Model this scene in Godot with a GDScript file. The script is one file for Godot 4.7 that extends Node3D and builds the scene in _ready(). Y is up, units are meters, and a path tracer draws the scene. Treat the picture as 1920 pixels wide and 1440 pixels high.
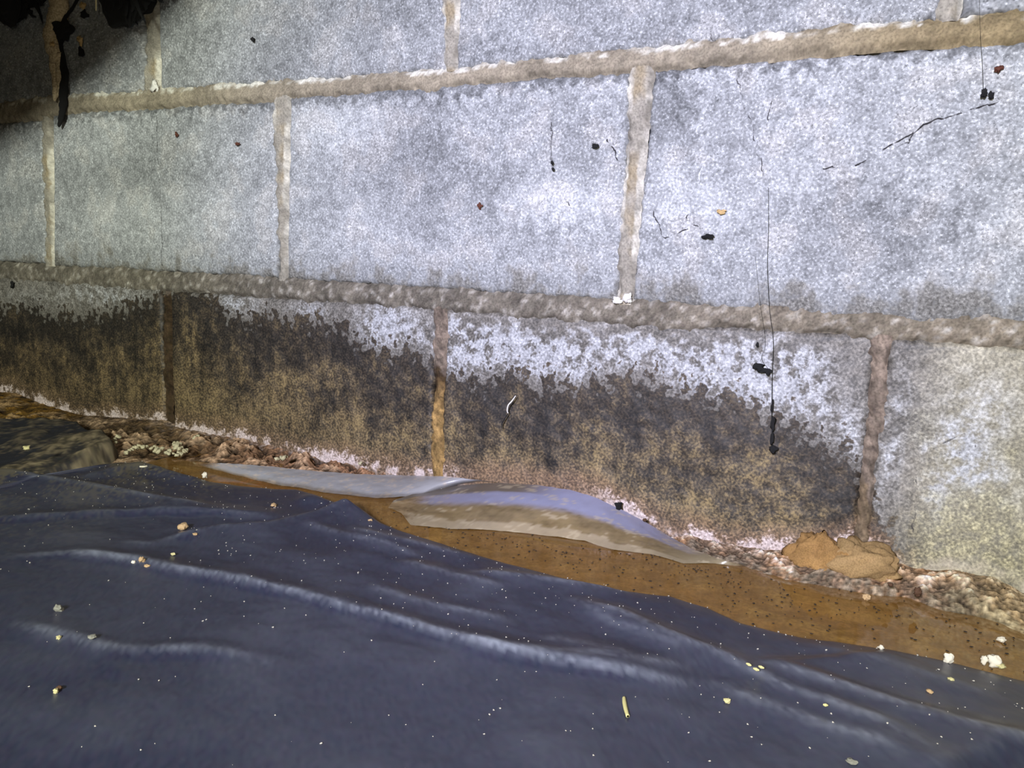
extends Node3D
# A damp concrete-block crawlspace wall with a black ground sheet, a strip of muddy water and a soil bank at its foot.
# The wall face is the plane z = 0; x runs along the wall, y is up, the crawlspace is on the +z side.

const WATER_Y := -0.402
const GX0 := -0.8
const GY0 := -0.5
const GS := 0.004
const GNX := 450
const GNY := 190

var noise_large := FastNoiseLite.new()
var noise_mid := FastNoiseLite.new()
var noise_fine := FastNoiseLite.new()
var tone_field := PackedFloat32Array()
var salt_field := PackedFloat32Array()
var grain_texture: NoiseTexture2D
var grit_texture: NoiseTexture2D
var concrete_materials := {}

# lines on the wall face, in metres
var tide_line = [Vector2(-0.7086, -0.2748), Vector2(-0.54, -0.2691), Vector2(-0.4627, -0.2564), Vector2(-0.4156, -0.268), Vector2(-0.3244, -0.2601), Vector2(-0.2601, -0.2433), Vector2(-0.2145, -0.2337), Vector2(-0.1821, -0.2187), Vector2(-0.1339, -0.2161), Vector2(-0.103, -0.2256), Vector2(-0.086, -0.2433), Vector2(-0.0478, -0.2443), Vector2(-0.0231, -0.2377), Vector2(0.0243, -0.2402), Vector2(0.0841, -0.2416), Vector2(0.1093, -0.2578), Vector2(0.1407, -0.2674), Vector2(0.174, -0.2604), Vector2(0.2015, -0.2715), Vector2(0.2196, -0.2837), Vector2(0.2563, -0.2829), Vector2(0.2909, -0.2718), Vector2(0.314, -0.2816), Vector2(0.341, -0.2755), Vector2(0.3576, -0.2846), Vector2(0.3723, -0.2701), Vector2(0.3975, -0.2683), Vector2(0.4216, -0.2618), Vector2(0.4463, -0.2741), Vector2(0.478, -0.2703), Vector2(0.5093, -0.2765), Vector2(0.5312, -0.2852), Vector2(0.5522, -0.2894), Vector2(0.5713, -0.2998), Vector2(0.5894, -0.3049), Vector2(0.603, -0.3243), Vector2(0.6184, -0.3605), Vector2(0.6375, -0.3652), Vector2(0.6734, -0.3681), Vector2(0.7147, -0.3753), Vector2(0.7713, -0.3797)]
var base_line = [Vector2(-0.7265, -0.4), Vector2(-0.5534, -0.3907), Vector2(-0.5135, -0.3876), Vector2(-0.4758, -0.3932), Vector2(-0.4268, -0.3979), Vector2(-0.3681, -0.4008), Vector2(-0.3007, -0.3948), Vector2(-0.2475, -0.3905), Vector2(-0.2018, -0.3857), Vector2(-0.1775, -0.3907), Vector2(-0.1119, -0.3915), Vector2(-0.0415, -0.3897), Vector2(0.0241, -0.3936), Vector2(0.0857, -0.3937), Vector2(0.1293, -0.3949), Vector2(0.2105, -0.3881), Vector2(0.2963, -0.3804), Vector2(0.3579, -0.3748), Vector2(0.4058, -0.3839), Vector2(0.4515, -0.3984), Vector2(0.4985, -0.4006), Vector2(0.5379, -0.3977), Vector2(0.5627, -0.3931), Vector2(0.5857, -0.3808), Vector2(0.6009, -0.3757), Vector2(0.6172, -0.3837), Vector2(0.6475, -0.389), Vector2(0.6753, -0.3834), Vector2(0.6959, -0.384), Vector2(0.7168, -0.3914), Vector2(0.7745, -0.4027)]
var bed_one_low = [Vector2(-0.788, 0.0002), Vector2(-0.511, -0.0068), Vector2(-0.4181, -0.008), Vector2(-0.3816, -0.003), Vector2(-0.3067, -0.0026), Vector2(-0.2176, -0.0033), Vector2(-0.1014, -0.0033), Vector2(-0.0054, -0.0062), Vector2(0.0097, -0.0037), Vector2(0.0816, -0.0052), Vector2(0.1351, -0.0057), Vector2(0.2035, -0.0063), Vector2(0.2441, -0.0055), Vector2(0.2987, -0.0026), Vector2(0.3496, -0.0025), Vector2(0.3881, -0.0043), Vector2(0.4112, -0.0055), Vector2(0.4461, -0.0006), Vector2(0.4838, -0.0019), Vector2(0.5383, -0.0011), Vector2(0.5952, 0.0009), Vector2(0.6286, -0.0013), Vector2(0.6662, -0.0018), Vector2(0.7319, -0.0025)]
var bed_one_high = [Vector2(-0.7857, 0.0142), Vector2(-0.5086, 0.0148), Vector2(-0.4365, 0.0171), Vector2(-0.3689, 0.0181), Vector2(-0.275, 0.0159), Vector2(-0.2148, 0.0149), Vector2(-0.1888, 0.0134), Vector2(-0.101, 0.0133), Vector2(-0.0205, 0.0133), Vector2(0.0391, 0.0106), Vector2(0.0814, 0.0104), Vector2(0.1602, 0.0097), Vector2(0.2059, 0.0089), Vector2(0.2321, 0.009), Vector2(0.249, 0.0119), Vector2(0.3187, 0.0103), Vector2(0.3585, 0.0108), Vector2(0.387, 0.0111), Vector2(0.4144, 0.0109), Vector2(0.4407, 0.0125), Vector2(0.4824, 0.0129), Vector2(0.5217, 0.0133), Vector2(0.5366, 0.0153), Vector2(0.5729, 0.0145), Vector2(0.5937, 0.0133), Vector2(0.6137, 0.0142), Vector2(0.6267, 0.014), Vector2(0.6644, 0.0119), Vector2(0.7299, 0.0111)]
var bed_two_low = [Vector2(-0.8274, -0.2355), Vector2(-0.535, -0.2245), Vector2(-0.4117, -0.2227), Vector2(-0.1994, -0.221), Vector2(-0.0897, -0.2174), Vector2(-0.0149, -0.2179), Vector2(0.0838, -0.2177), Vector2(0.2047, -0.2164), Vector2(0.2534, -0.2173), Vector2(0.343, -0.2199), Vector2(0.4555, -0.2169), Vector2(0.5032, -0.2114), Vector2(0.5716, -0.2102), Vector2(0.598, -0.2113), Vector2(0.6197, -0.2111), Vector2(0.6406, -0.2109), Vector2(0.6711, -0.213), Vector2(0.6805, -0.2106), Vector2(0.6929, -0.208), Vector2(0.7614, -0.2084)]
var bed_two_high = [Vector2(-0.8217, -0.2014), Vector2(-0.5325, -0.2017), Vector2(-0.437, -0.2022), Vector2(-0.2677, -0.1985), Vector2(-0.1984, -0.2001), Vector2(-0.0807, -0.1984), Vector2(-0.0044, -0.1977), Vector2(0.0836, -0.1979), Vector2(0.2103, -0.1987), Vector2(0.2871, -0.1979), Vector2(0.3925, -0.1983), Vector2(0.4583, -0.1973), Vector2(0.5225, -0.1944), Vector2(0.5813, -0.195), Vector2(0.6317, -0.1939), Vector2(0.6909, -0.1919), Vector2(0.759, -0.1915)]

func _ready():
	# ---- camera, lights, exposure
	var cam := Camera3D.new()
	cam.name = "camera"
	cam.transform = Transform3D(Basis(Vector3(0.89223, 0.04504, -0.44934), Vector3(-0.11152, 0.98617, -0.12259), Vector3(0.43761, 0.15948, 0.88491)), Vector3(0.6026, -0.1698, 0.6292))
	cam.fov = 54.7880
	cam.near = 0.02
	cam.far = 20.0
	add_child(cam)
	cam.current = true
	var env := Environment.new()
	env.background_mode = Environment.BG_COLOR
	env.background_color = Color.BLACK
	env.tonemap_mode = Environment.TONE_MAPPER_LINEAR
	env.tonemap_exposure = 1.2
	env.sdfgi_enabled = true
	env.ssao_enabled = true
	env.ssil_enabled = true
	var we := WorldEnvironment.new()
	we.name = "environment"
	we.environment = env
	add_child(we)
	# a hand torch behind the camera: a cool hot spot inside a wider, greener spill
	var torch_at := Vector3(0.52, 0.26, 1.5)
	spot("torch_spill", torch_at, Vector3(0.08, -0.20, 0), Color(0.97, 1.0, 0.96), 2.6, 34.0, 0.5, 0.11)
	spot("torch_hot_spot", torch_at, Vector3(0.36, -0.13, 0), Color(0.70, 0.675, 1.0), 2.35, 20.0, 1.0, 0.03)
	# weak fill light added at the camera to lift the shaded corner
	var fill_omni := OmniLight3D.new()
	fill_omni.name = "camera_fill"
	fill_omni.light_color = Color(1.0, 0.97, 0.88)
	fill_omni.light_energy = 0.075
	fill_omni.omni_range = 8.0
	fill_omni.omni_attenuation = 2.0
	fill_omni.light_size = 0.01
	fill_omni.shadow_enabled = true
	fill_omni.position = cam.position + Vector3(-0.02, 0.05, 0.03)
	add_child(fill_omni)

	setup_fields()
	setup_materials()
	build_wall()
	build_shell()
	build_ground()
	build_black_sheets()
	build_water_and_film()
	build_hangings()
	build_crumbs()

func spot(called: String, at: Vector3, target: Vector3, tint: Color, energy: float, angle: float, soft: float, size: float):
	var l := SpotLight3D.new()
	l.name = called
	l.light_color = tint
	l.light_energy = energy
	l.spot_range = 8.0
	l.spot_attenuation = 2.0
	l.spot_angle = angle
	l.spot_angle_attenuation = soft
	l.light_size = size
	l.shadow_enabled = true
	add_child(l)
	l.look_at_from_position(at, target)

# ---------------------------------------------------------------- helpers
func tag(o: Node, label: String, category: String, group := "", kind := ""):
	o.set_meta("label", label)
	o.set_meta("category", category)
	if group: o.set_meta("group", group)
	if kind: o.set_meta("kind", kind)
	return o

func put(called: String, mesh: Mesh, mat: Material, parent: Node = self) -> MeshInstance3D:
	var o := MeshInstance3D.new()
	o.name = numbered(called, parent)
	o.mesh = mesh
	o.material_override = mat
	parent.add_child(o, true)
	return o

func root(called: String, at := Vector3.ZERO) -> Node3D:
	var o := Node3D.new()
	o.name = numbered(called, self)
	o.position = at
	add_child(o, true)
	return o

func numbered(called: String, parent: Node) -> String:
	var n := 0
	var s := called
	while parent.has_node(s):
		n += 1
		s = "%s_%03d" % [called, n]
	return s

func along(pts: Array, x: float) -> float:
	var n := pts.size()
	if x <= pts[0].x: return pts[0].y
	for i in range(1, n):
		var b: Vector2 = pts[i]
		if x <= b.x:
			var a: Vector2 = pts[i - 1]
			return lerpf(a.y, b.y, (x - a.x) / maxf(b.x - a.x, 1e-5))
	return pts[n - 1].y

func table(pts: Array) -> PackedFloat32Array:
	var t := PackedFloat32Array()
	t.resize(1800)
	for i in 1800: t[i] = along(pts, GX0 + i * 0.001)
	return t

func lin(r: float, g: float, b: float) -> Color:
	return Color(r, g, b).srgb_to_linear()

# a grid of nu x nv points (u fastest) to one smooth mesh
func grid_mesh(pos: PackedVector3Array, nu: int, nv: int, uv := PackedVector2Array(), col := PackedColorArray(), flip := false) -> ArrayMesh:
	var nrm := PackedVector3Array()
	nrm.resize(pos.size())
	for j in nv:
		for i in nu:
			var k := j * nu + i
			var du := pos[k + (1 if i < nu - 1 else 0)] - pos[k - (1 if i > 0 else 0)]
			var dv := pos[k + (nu if j < nv - 1 else 0)] - pos[k - (nu if j > 0 else 0)]
			nrm[k] = dv.cross(du).normalized() if flip else du.cross(dv).normalized()
	var idx := PackedInt32Array()
	idx.resize((nu - 1) * (nv - 1) * 6)
	var w := 0
	for j in nv - 1:
		for i in nu - 1:
			var a := j * nu + i
			idx[w] = a; idx[w + 1] = a + nu + 1; idx[w + 2] = a + 1
			idx[w + 3] = a; idx[w + 4] = a + nu; idx[w + 5] = a + nu + 1
			if flip:
				idx[w + 1] = a + 1; idx[w + 2] = a + nu + 1
				idx[w + 4] = a + nu + 1; idx[w + 5] = a + nu
			w += 6
	var arr := []
	arr.resize(Mesh.ARRAY_MAX)
	arr[Mesh.ARRAY_VERTEX] = pos
	arr[Mesh.ARRAY_NORMAL] = nrm
	arr[Mesh.ARRAY_INDEX] = idx
	if uv.size(): arr[Mesh.ARRAY_TEX_UV] = uv
	if col.size(): arr[Mesh.ARRAY_COLOR] = col
	var m := ArrayMesh.new()
	m.add_surface_from_arrays(Mesh.PRIMITIVE_TRIANGLES, arr)
	return m

# a lumpy closed body: a sphere of rings, pushed by noise
func lump(size: Vector3, seed_: int, rough := 0.35, rings := 7, sides := 10, detail := 1.0, tint := Color.WHITE) -> ArrayMesh:
	var pos := PackedVector3Array()
	var col := PackedColorArray()
	var off := Vector3(seed_ * 13.7, seed_ * 7.1, seed_ * 3.3)
	for j in rings + 1:
		var ph := -PI / 2 + PI * j / rings
		for i in sides + 1:
			var th := TAU * (i % sides) / sides
			var d := Vector3(cos(th) * cos(ph), sin(ph), -sin(th) * cos(ph))
			var q := d * 60.0 * detail + off
			var r := 1.0 + rough * noise_large.get_noise_3dv(q) * 2.0 + rough * 0.6 * noise_mid.get_noise_3dv(d * 9.0 * detail + off)
			pos.append(d * size * 0.5 * maxf(r, 0.25))
			col.append(tint * (0.88 + 0.5 * noise_mid.get_noise_3dv(d * 9.0 + off)))
	return grid_mesh(pos, sides + 1, rings + 1, PackedVector2Array(), col)

# a tube along points with a radius for each; flat squashes it towards the wall
func tube(pts: Array, radii: Array, sides := 8, flat := 1.0, rough := 0.0, seed_ := 0, steps := 6) -> ArrayMesh:
	var curve: Array = []
	var rad: Array = []
	for i in pts.size() - 1:
		var p0: Vector3 = pts[maxi(i - 1, 0)]
		var p3: Vector3 = pts[mini(i + 2, pts.size() - 1)]
		for k in steps:
			var f := float(k) / steps
			curve.append((pts[i] as Vector3).cubic_interpolate(pts[i + 1], p0, p3, f))
			rad.append(lerpf(radii[i], radii[i + 1], f))
	curve.append(pts[-1])
	rad.append(radii[-1])
	var n := curve.size()
	var pos := PackedVector3Array()
	for j in n + 2:
		var k := clampi(j - 1, 0, n - 1)
		var r: float = rad[k] if j > 0 and j <= n else 0.0
		var t: Vector3 = (curve[mini(k + 1, n - 1)] - curve[maxi(k - 1, 0)]).normalized()
		var a := t.cross(Vector3(0, 0, 1))
		a = a.normalized() if a.length() > 0.01 else Vector3(1, 0, 0)
		var b := a.cross(t)
		for i in sides + 1:
			var th := -TAU * (i % sides) / sides
			var rr := r
			if rough > 0.0: rr *= 1.0 + rough * noise_mid.get_noise_3d(cos(th) * 6.0 + seed_ * 31.0, k * 2.3, sin(th) * 6.0)
			pos.append((curve[k] as Vector3) + a * (cos(th) * rr) + b * (sin(th) * rr * flat))
	return grid_mesh(pos, sides + 1, n + 2)

# ---------------------------------------------------------------- stain fields and materials
func setup_noise(n: FastNoiseLite, seed_: int, freq: float, octaves: int):
	n.seed = seed_
	n.noise_type = FastNoiseLite.TYPE_SIMPLEX
	n.frequency = freq
	n.fractal_gain = 0.55
	n.fractal_type = FastNoiseLite.FRACTAL_FBM
	n.fractal_octaves = octaves

func splat(field: PackedFloat32Array, list: Array):
	for s in list:
		var i0 := maxi(0, int((s[0] - s[2] * 2.2 - GX0) / GS))
		var i1 := mini(GNX - 1, int((s[0] + s[2] * 2.2 - GX0) / GS))
		var j0 := maxi(0, int((s[1] - s[3] * 2.2 - GY0) / GS))
		var j1 := mini(GNY - 1, int((s[1] + s[3] * 2.2 - GY0) / GS))
		for j in range(j0, j1 + 1):
			for i in range(i0, i1 + 1):
				var dx: float = (GX0 + i * GS - s[0]) / s[2]
				var dy: float = (GY0 + j * GS - s[1]) / s[3]
				field[j * GNX + i] += s[4] * exp(-dx * dx - dy * dy)

func setup_fields():
	setup_noise(noise_large, 11, 0.014, 4)     # all noise is looked up in millimetres
	setup_noise(noise_mid, 23, 0.065, 4)
	setup_noise(noise_fine, 37, 0.26, 2)
	tone_field.resize(GNX * GNY)
	salt_field.resize(GNX * GNY)
	# paler and darker patches of the dry blocks
	splat(tone_field, [[-0.2885, -0.0379, 0.0785, 0.0322, 0.5], [-0.0775, -0.0505, 0.0563, 0.0233, 0.5], [-0.149, -0.1277, 0.1658, 0.0311, 0.5], [-0.2948, -0.1358, 0.0898, 0.0268, 0.4], [-0.251, -0.0836, 0.0764, 0.0387, -0.4], [-0.1739, -0.066, 0.0535, 0.0494, -0.3], [-0.0445, -0.0231, 0.039, 0.0226, -0.3], [0.0819, -0.0393, 0.0669, 0.0319, 0.8], [0.2213, -0.0108, 0.0344, 0.0096, 0.5], [0.3712, -0.0327, 0.0191, 0.0354, 0.4], [0.3366, -0.1156, 0.0644, 0.0187, 0.9], [0.1244, -0.1355, 0.0774, 0.0324, 0.3], [0.1811, -0.0681, 0.0365, 0.0613, -0.7], [0.1233, -0.072, 0.0391, 0.0263, -0.4], [0.2478, -0.0891, 0.0339, 0.0196, -0.5], [0.306, -0.1373, 0.0421, 0.0145, -0.3], [0.358, -0.0542, 0.0292, 0.027, -0.5], [0.2491, -0.1185, 0.0172, 0.0099, -0.4]])
	splat(tone_field, [[0.5237, -0.0061, 0.0555, 0.0058, 0.8], [0.5371, -0.0255, 0.015, 0.0078, 0.7], [0.46, -0.1127, 0.0341, 0.0215, 0.8], [0.4316, -0.0911, 0.0179, 0.0261, 0.7], [0.6305, -0.017, 0.0318, 0.0108, 0.6], [0.5323, -0.0922, 0.023, 0.0121, 0.6], [0.6698, -0.1264, 0.0187, 0.011, 0.6], [0.5665, -0.0577, 0.0216, 0.0155, 0.4], [0.6193, -0.0894, 0.0168, 0.0113, 0.5], [0.4222, -0.031, 0.0222, 0.0255, -0.9], [0.4436, -0.0742, 0.0175, 0.0257, -0.5], [0.5724, -0.1122, 0.0428, 0.0158, -0.6], [0.6104, -0.1313, 0.0405, 0.0155, -0.6], [0.5762, -0.1479, 0.029, 0.016, -0.4], [0.6524, -0.0899, 0.019, 0.022, -0.2], [0.4535, -0.0368, 0.0069, 0.0674, 0.5], [0.4469, -0.0616, 0.0052, 0.0512, -0.5]])
	splat(tone_field, [[0.1719, 0.0361, 0.0361, 0.0195, 0.4], [0.3853, 0.0348, 0.054, 0.0169, 0.25], [-0.0835, 0.0467, 0.0479, 0.0281, 0.5], [0.2753, 0.0364, 0.0421, 0.0228, 0.4], [0.1337, 0.0591, 0.0376, 0.0197, -0.4], [0.243, 0.0208, 0.0332, 0.0141, -0.4], [0.3384, 0.0176, 0.0294, 0.0132, -0.3], [0.4176, 0.0276, 0.0177, 0.0124, -0.4], [0.5205, 0.0256, 0.0446, 0.0154, 0.3], [0.0811, 0.0387, 0.0401, 0.0206, 0.3], [0.0247, 0.0696, 0.0425, 0.021, -0.2], [0.6439, -0.2676, 0.0302, 0.0364, -0.25], [0.6227, -0.2375, 0.0208, 0.0364, -0.2], [0.6777, -0.2395, 0.0222, 0.0232, 0.5], [0.6871, -0.2115, 0.0186, 0.0227, 0.4], [0.6412, -0.2156, 0.0299, 0.0079, -0.4], [0.6833, -0.3103, 0.0193, 0.0279, 0.7], [0.6697, -0.3375, 0.0199, 0.0122, 0.4], [0.6392, -0.318, 0.0139, 0.0249, 0.3], [0.635, -0.3442, 0.0141, 0.0168, -0.8], [0.696, -0.3323, 0.0096, 0.0239, -0.6], [0.6112, -0.2636, 0.0072, 0.0414, -0.5], [0.5635, -0.2438, 0.0115, 0.0254, -0.4]])
	# white salt bloom on the lowest course
	splat(salt_field, [[0.2427, -0.2462, 0.0324, 0.0316, 1], [0.2894, -0.2422, 0.0494, 0.0255, 0.9], [0.3443, -0.2424, 0.0411, 0.0246, 0.8], [0.3851, -0.2339, 0.0389, 0.0191, 0.7], [0.3241, -0.2643, 0.0475, 0.0151, 0.8], [0.4291, -0.2347, 0.0277, 0.0209, 0.8], [0.4673, -0.2495, 0.0263, 0.0273, 0.9], [0.5144, -0.2402, 0.0365, 0.0307, 1.4], [0.4999, -0.2686, 0.0416, 0.0134, 1], [0.5487, -0.2541, 0.0234, 0.0302, 0.5], [0.5752, -0.281, 0.019, 0.0257, 0.5], [0.5587, -0.2358, 0.0154, 0.0169, 0.3], [-0.0729, -0.2312, 0.0417, 0.0155, 0.8], [0.0396, -0.2315, 0.0298, 0.0117, 0.7], [0.1267, -0.2563, 0.0272, 0.0198, 0.8], [0.1669, -0.2418, 0.0385, 0.0275, 0.55], [0.1398, -0.2274, 0.0396, 0.0222, 0.35], [-0.3008, -0.2273, 0.1014, 0.0173, 0.4], [-0.26, -0.242, 0.0599, 0.0137, 0.45], [-0.4618, -0.2475, 0.0716, 0.015, 0.3], [0.2258, -0.2825, 0.0153, 0.0162, 0.6], [0.5932, -0.3043, 0.0112, 0.0299, 0.7], [0.6566, -0.2862, 0.0233, 0.0201, 0.5], [0.6764, -0.2553, 0.0255, 0.0313, 0.4], [0.6833, -0.3103, 0.0256, 0.0239, 0.5], [0.6238, -0.2785, 0.0071, 0.0454, 0.5], [0.6066, -0.2228, 0.0107, 0.0081, 0.3], [0.6123, -0.34, 0.0051, 0.0256, 0.6], [0.6556, -0.336, 0.0068, 0.0248, 0.6]])

func speckle(seed_: int, freq: float, low: Color, high: Color) -> NoiseTexture2D:
	var n := FastNoiseLite.new()
	setup_noise(n, seed_, freq, 3)
	var ramp := Gradient.new()
	ramp.offsets = PackedFloat32Array([0.0, 0.28, 0.5, 0.8, 1.0])
	ramp.colors = PackedColorArray([low * 0.75, low, low.lerp(high, 0.6), high, Color.WHITE])
	var t := NoiseTexture2D.new()
	t.width = 512
	t.height = 512
	t.seamless = true
	t.noise = n
	t.color_ramp = ramp
	return t

func setup_materials():
	grain_texture = speckle(5, 0.11, Color(0.84, 0.84, 0.84), Color(0.98, 0.98, 0.98))
	grit_texture = speckle(9, 0.06, Color(0.72, 0.70, 0.67), Color(1, 1, 1))

func plain(rough: float, grain: Texture2D = null, scale := 5.0, bump := 0.0, specular := 0.5) -> StandardMaterial3D:
	var m := StandardMaterial3D.new()
	m.vertex_color_use_as_albedo = true
	m.roughness = rough
	m.metallic_specular = specular
	if grain:
		m.detail_enabled = true
		m.detail_albedo = grain
		m.detail_blend_mode = BaseMaterial3D.BLEND_MODE_MUL
		m.detail_uv_layer = BaseMaterial3D.DETAIL_UV_2
		m.uv2_triplanar = true
		m.uv2_scale = Vector3.ONE * scale
		if bump > 0.0:
			m.uv1_triplanar = true
			m.uv1_scale = Vector3.ONE * scale
			m.heightmap_enabled = true
			m.heightmap_texture = grain
			m.heightmap_scale = bump
	return m

func solid(r: float, g: float, b: float, rough := 0.85) -> StandardMaterial3D:
	var m := StandardMaterial3D.new()
	m.albedo_color = Color(r, g, b)
	m.roughness = rough
	return m

# ---------------------------------------------------------------- the block wall
var t_tide: PackedFloat32Array
var t_base: PackedFloat32Array
var t_low1: PackedFloat32Array
var t_top2: PackedFloat32Array
var t_low2: PackedFloat32Array

func field_at(f: PackedFloat32Array, x: float, y: float) -> float:
	var fx := clampf((x - GX0) / GS, 0.0, GNX - 2.0)
	var fy := clampf((y - GY0) / GS, 0.0, GNY - 2.0)
	var i := int(fx)
	var j := int(fy)
	fx -= i
	fy -= j
	var k := j * GNX + i
	return lerpf(lerpf(f[k], f[k + 1], fx), lerpf(f[k + GNX], f[k + GNX + 1], fx), fy)

# colour (sRGB) of the wall's own surface at a point of its face: grey concrete, damp, salt, algae, plus painted shadow under the upper bed
func face_color(x: float, y: float, course: int, grain: float) -> Color:
	var mx := x * 1000.0
	var my := y * 1000.0
	var n1 := noise_large.get_noise_2d(mx, my)
	var n2 := noise_mid.get_noise_2d(mx, my)
	var n3 := noise_fine.get_noise_2d(mx, my)
	var col := clampi(int((x - GX0) * 1000.0), 0, 1799)
	var tone := field_at(tone_field, x + 0.010 * n2 + 0.012 * n1, y + 0.010 * n2 - 0.012 * n1)
	n3 = 0.62 * n3 + 0.55 * grain
	var crease := absf(noise_mid.get_noise_2d(mx * 1.7 + 700.0, my * 1.7))
	var v := 0.64 + 0.125 * tone + 0.085 * n1 + 0.10 * n2 + 0.115 * n3
	if crease < 0.05 and n1 + n2 > 0.05: v -= (0.05 - crease) * 6.0 * minf((n1 + n2 - 0.05) * 3.0, 1.0)
	if course == 1: v -= 0.05
	if n3 > 0.34: v += (n3 - 0.34) * 0.6
	var c := Color(v * 0.995, v, v * 0.99)
	if n1 > 0.1: c = c.lerp(Color(v * 1.01, v * 0.995, v * 0.965), minf((n1 - 0.1) * 2.0, 0.6))
	if course == 2:
		var streak := noise_mid.get_noise_2d(mx * 0.8 + 300.0, my * 0.12)
		var up := y - t_top2[col] - (0.010 + 0.012 * streak + 0.014 * n2 + 0.020 * n1 + 0.006 * n3)
		var damp := 1.0 - smoothstep(-0.012, 0.010, up)
		if damp > 0.0: c = c.lerp(Color(0.40 + 0.2 * n3 + 0.06 * n2, 0.385 + 0.2 * n3 + 0.06 * n2, 0.35 + 0.19 * n3 + 0.06 * n2), damp * 0.72)
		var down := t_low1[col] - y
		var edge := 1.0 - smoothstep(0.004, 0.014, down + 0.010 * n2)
		c = c * (1.0 - 0.24 * edge)  # block tops darkened below the bed: painted shadow mixed with damp
	if course == 3:
		var right := smoothstep(0.615, 0.66, x)
		var u := clampf((x + 0.5) / 1.1, 0.0, 1.0)
		var streak := noise_mid.get_noise_2d(mx * 0.9 + 90.0, my * 0.15 + 40.0)
		var d := t_tide[col] - y + 0.024 * n2 + 0.010 * streak + 0.008 * n1 + 0.006 * n3
		var salt := field_at(salt_field, x + 0.012 * n2, y + 0.012 * n2 + 0.006 * streak)
		# above the tide mark: damp grey-brown, bloomed with salt
		var g := 0.45 + 0.05 * n1 + 0.09 * n2 + 0.17 * n3 + 0.15 * right + 0.06 * tone
		var dry := Color(g * 1.03, g * 0.98, g * (0.90 - 0.06 * right))
		var s := clampf(salt * (0.90 + 1.5 * n2 + 0.7 * n3 + 0.8 * streak + 0.6 * n1), 0.0, 1.0)
		s *= lerpf(1.0, smoothstep(0.002, 0.022, t_low2[col] - y + 0.014 * n2 + 0.010 * n1), smoothstep(0.16, 0.22, x))
		var w := 0.67 + 0.20 * n3 + 0.12 * n2
		dry = dry.lerp(Color(w, w, w * 1.0), s * 0.95)
		# below it: algae, black at the mark and olive brown towards the ground
		var b := y - t_base[col]
		var deep := clampf((d - 0.022 + 0.03 * n1) / 0.085, 0.0, 1.0)
		var f := 1.0 + 0.70 * n3 + 0.22 * n2 + 0.25 * n1 + 0.22 * streak
		var high_c := Color(0.20, 0.175, 0.145).lerp(Color(0.25, 0.215, 0.175), u)
		var low_c := Color(0.36, 0.30, 0.215).lerp(Color(0.50, 0.43, 0.30), u)
		var wet := high_c.lerp(low_c, deep) * (f * 0.90)
		var moss := n1 * 0.6 + n2 * 0.5 + n3 * 0.9
		if moss > 0.12: wet = wet.lerp(Color(0.53, 0.46, 0.30), minf((moss - 0.12) * (0.12 + 1.0 * u * deep), 0.55))
		# pink and white crust along the ground
		var lift := b - 0.004 * n2 - 0.007 * n1
		wet = wet.lerp(Color(0.50, 0.395, 0.31) * (1.0 + 0.5 * n3), (1.0 - smoothstep(0.004, 0.030, lift)) * (0.35 + 0.5 * u))
		var crust := (1.0 - smoothstep(0.001, 0.011, lift - 0.006 * n3 - 0.003 * n2)) * (1.0 - right) * (1.0 - smoothstep(0.22, 0.26, x) * (1.0 - smoothstep(0.36, 0.41, x)))
		wet = wet.lerp(Color(0.80, 0.73, 0.70) * (1.0 + 0.25 * n3), crust * clampf(0.85 + 1.4 * n1 + n2, 0.15, 1.0))
		if right > 0.0:
			var olive := Color(0.57, 0.54, 0.42) * (1.0 + 0.55 * n3 + 0.3 * n2)
			wet = wet.lerp(olive, right)
			var seam := (1.0 - smoothstep(0.002, 0.012, absf(lift - 0.004))) * clampf(0.6 + 2.0 * n1, 0.0, 1.0)
			wet = wet.lerp(Color(0.74, 0.69, 0.60), right * seam)
			dry = dry.lerp(olive, right * clampf(0.75 - (y + 0.345 + 0.09 * n1) * 12.0, 0.0, 0.65) * clampf(0.7 + 0.7 * n2 + 0.5 * n3, 0.0, 1.0))
		c = dry.lerp(wet, smoothstep(-0.003, 0.004, d) if right < 0.5 else smoothstep(-0.04, 0.04, d))
	return c

func paint_rows(j: int, job: Dictionary):
	var w: int = job.w
	var row := PackedByteArray()
	row.resize(w * 3)
	var y: float = lerpf(job.y1, job.y0, (j + 0.5) / job.h)
	var rng := RandomNumberGenerator.new()
	rng.seed = j * 7919 + w
	for i in w:
		var x: float = lerpf(job.x0, job.x1, (i + 0.5) / w)
		var c := face_color(x, y, job.course, rng.randf() - 0.5)
		row[i * 3] = clampi(int(c.r * 255.0), 4, 250)
		row[i * 3 + 1] = clampi(int(c.g * 255.0), 4, 250)
		row[i * 3 + 2] = clampi(int(c.b * 255.0), 4, 250)
	job.rows[j] = row

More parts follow.
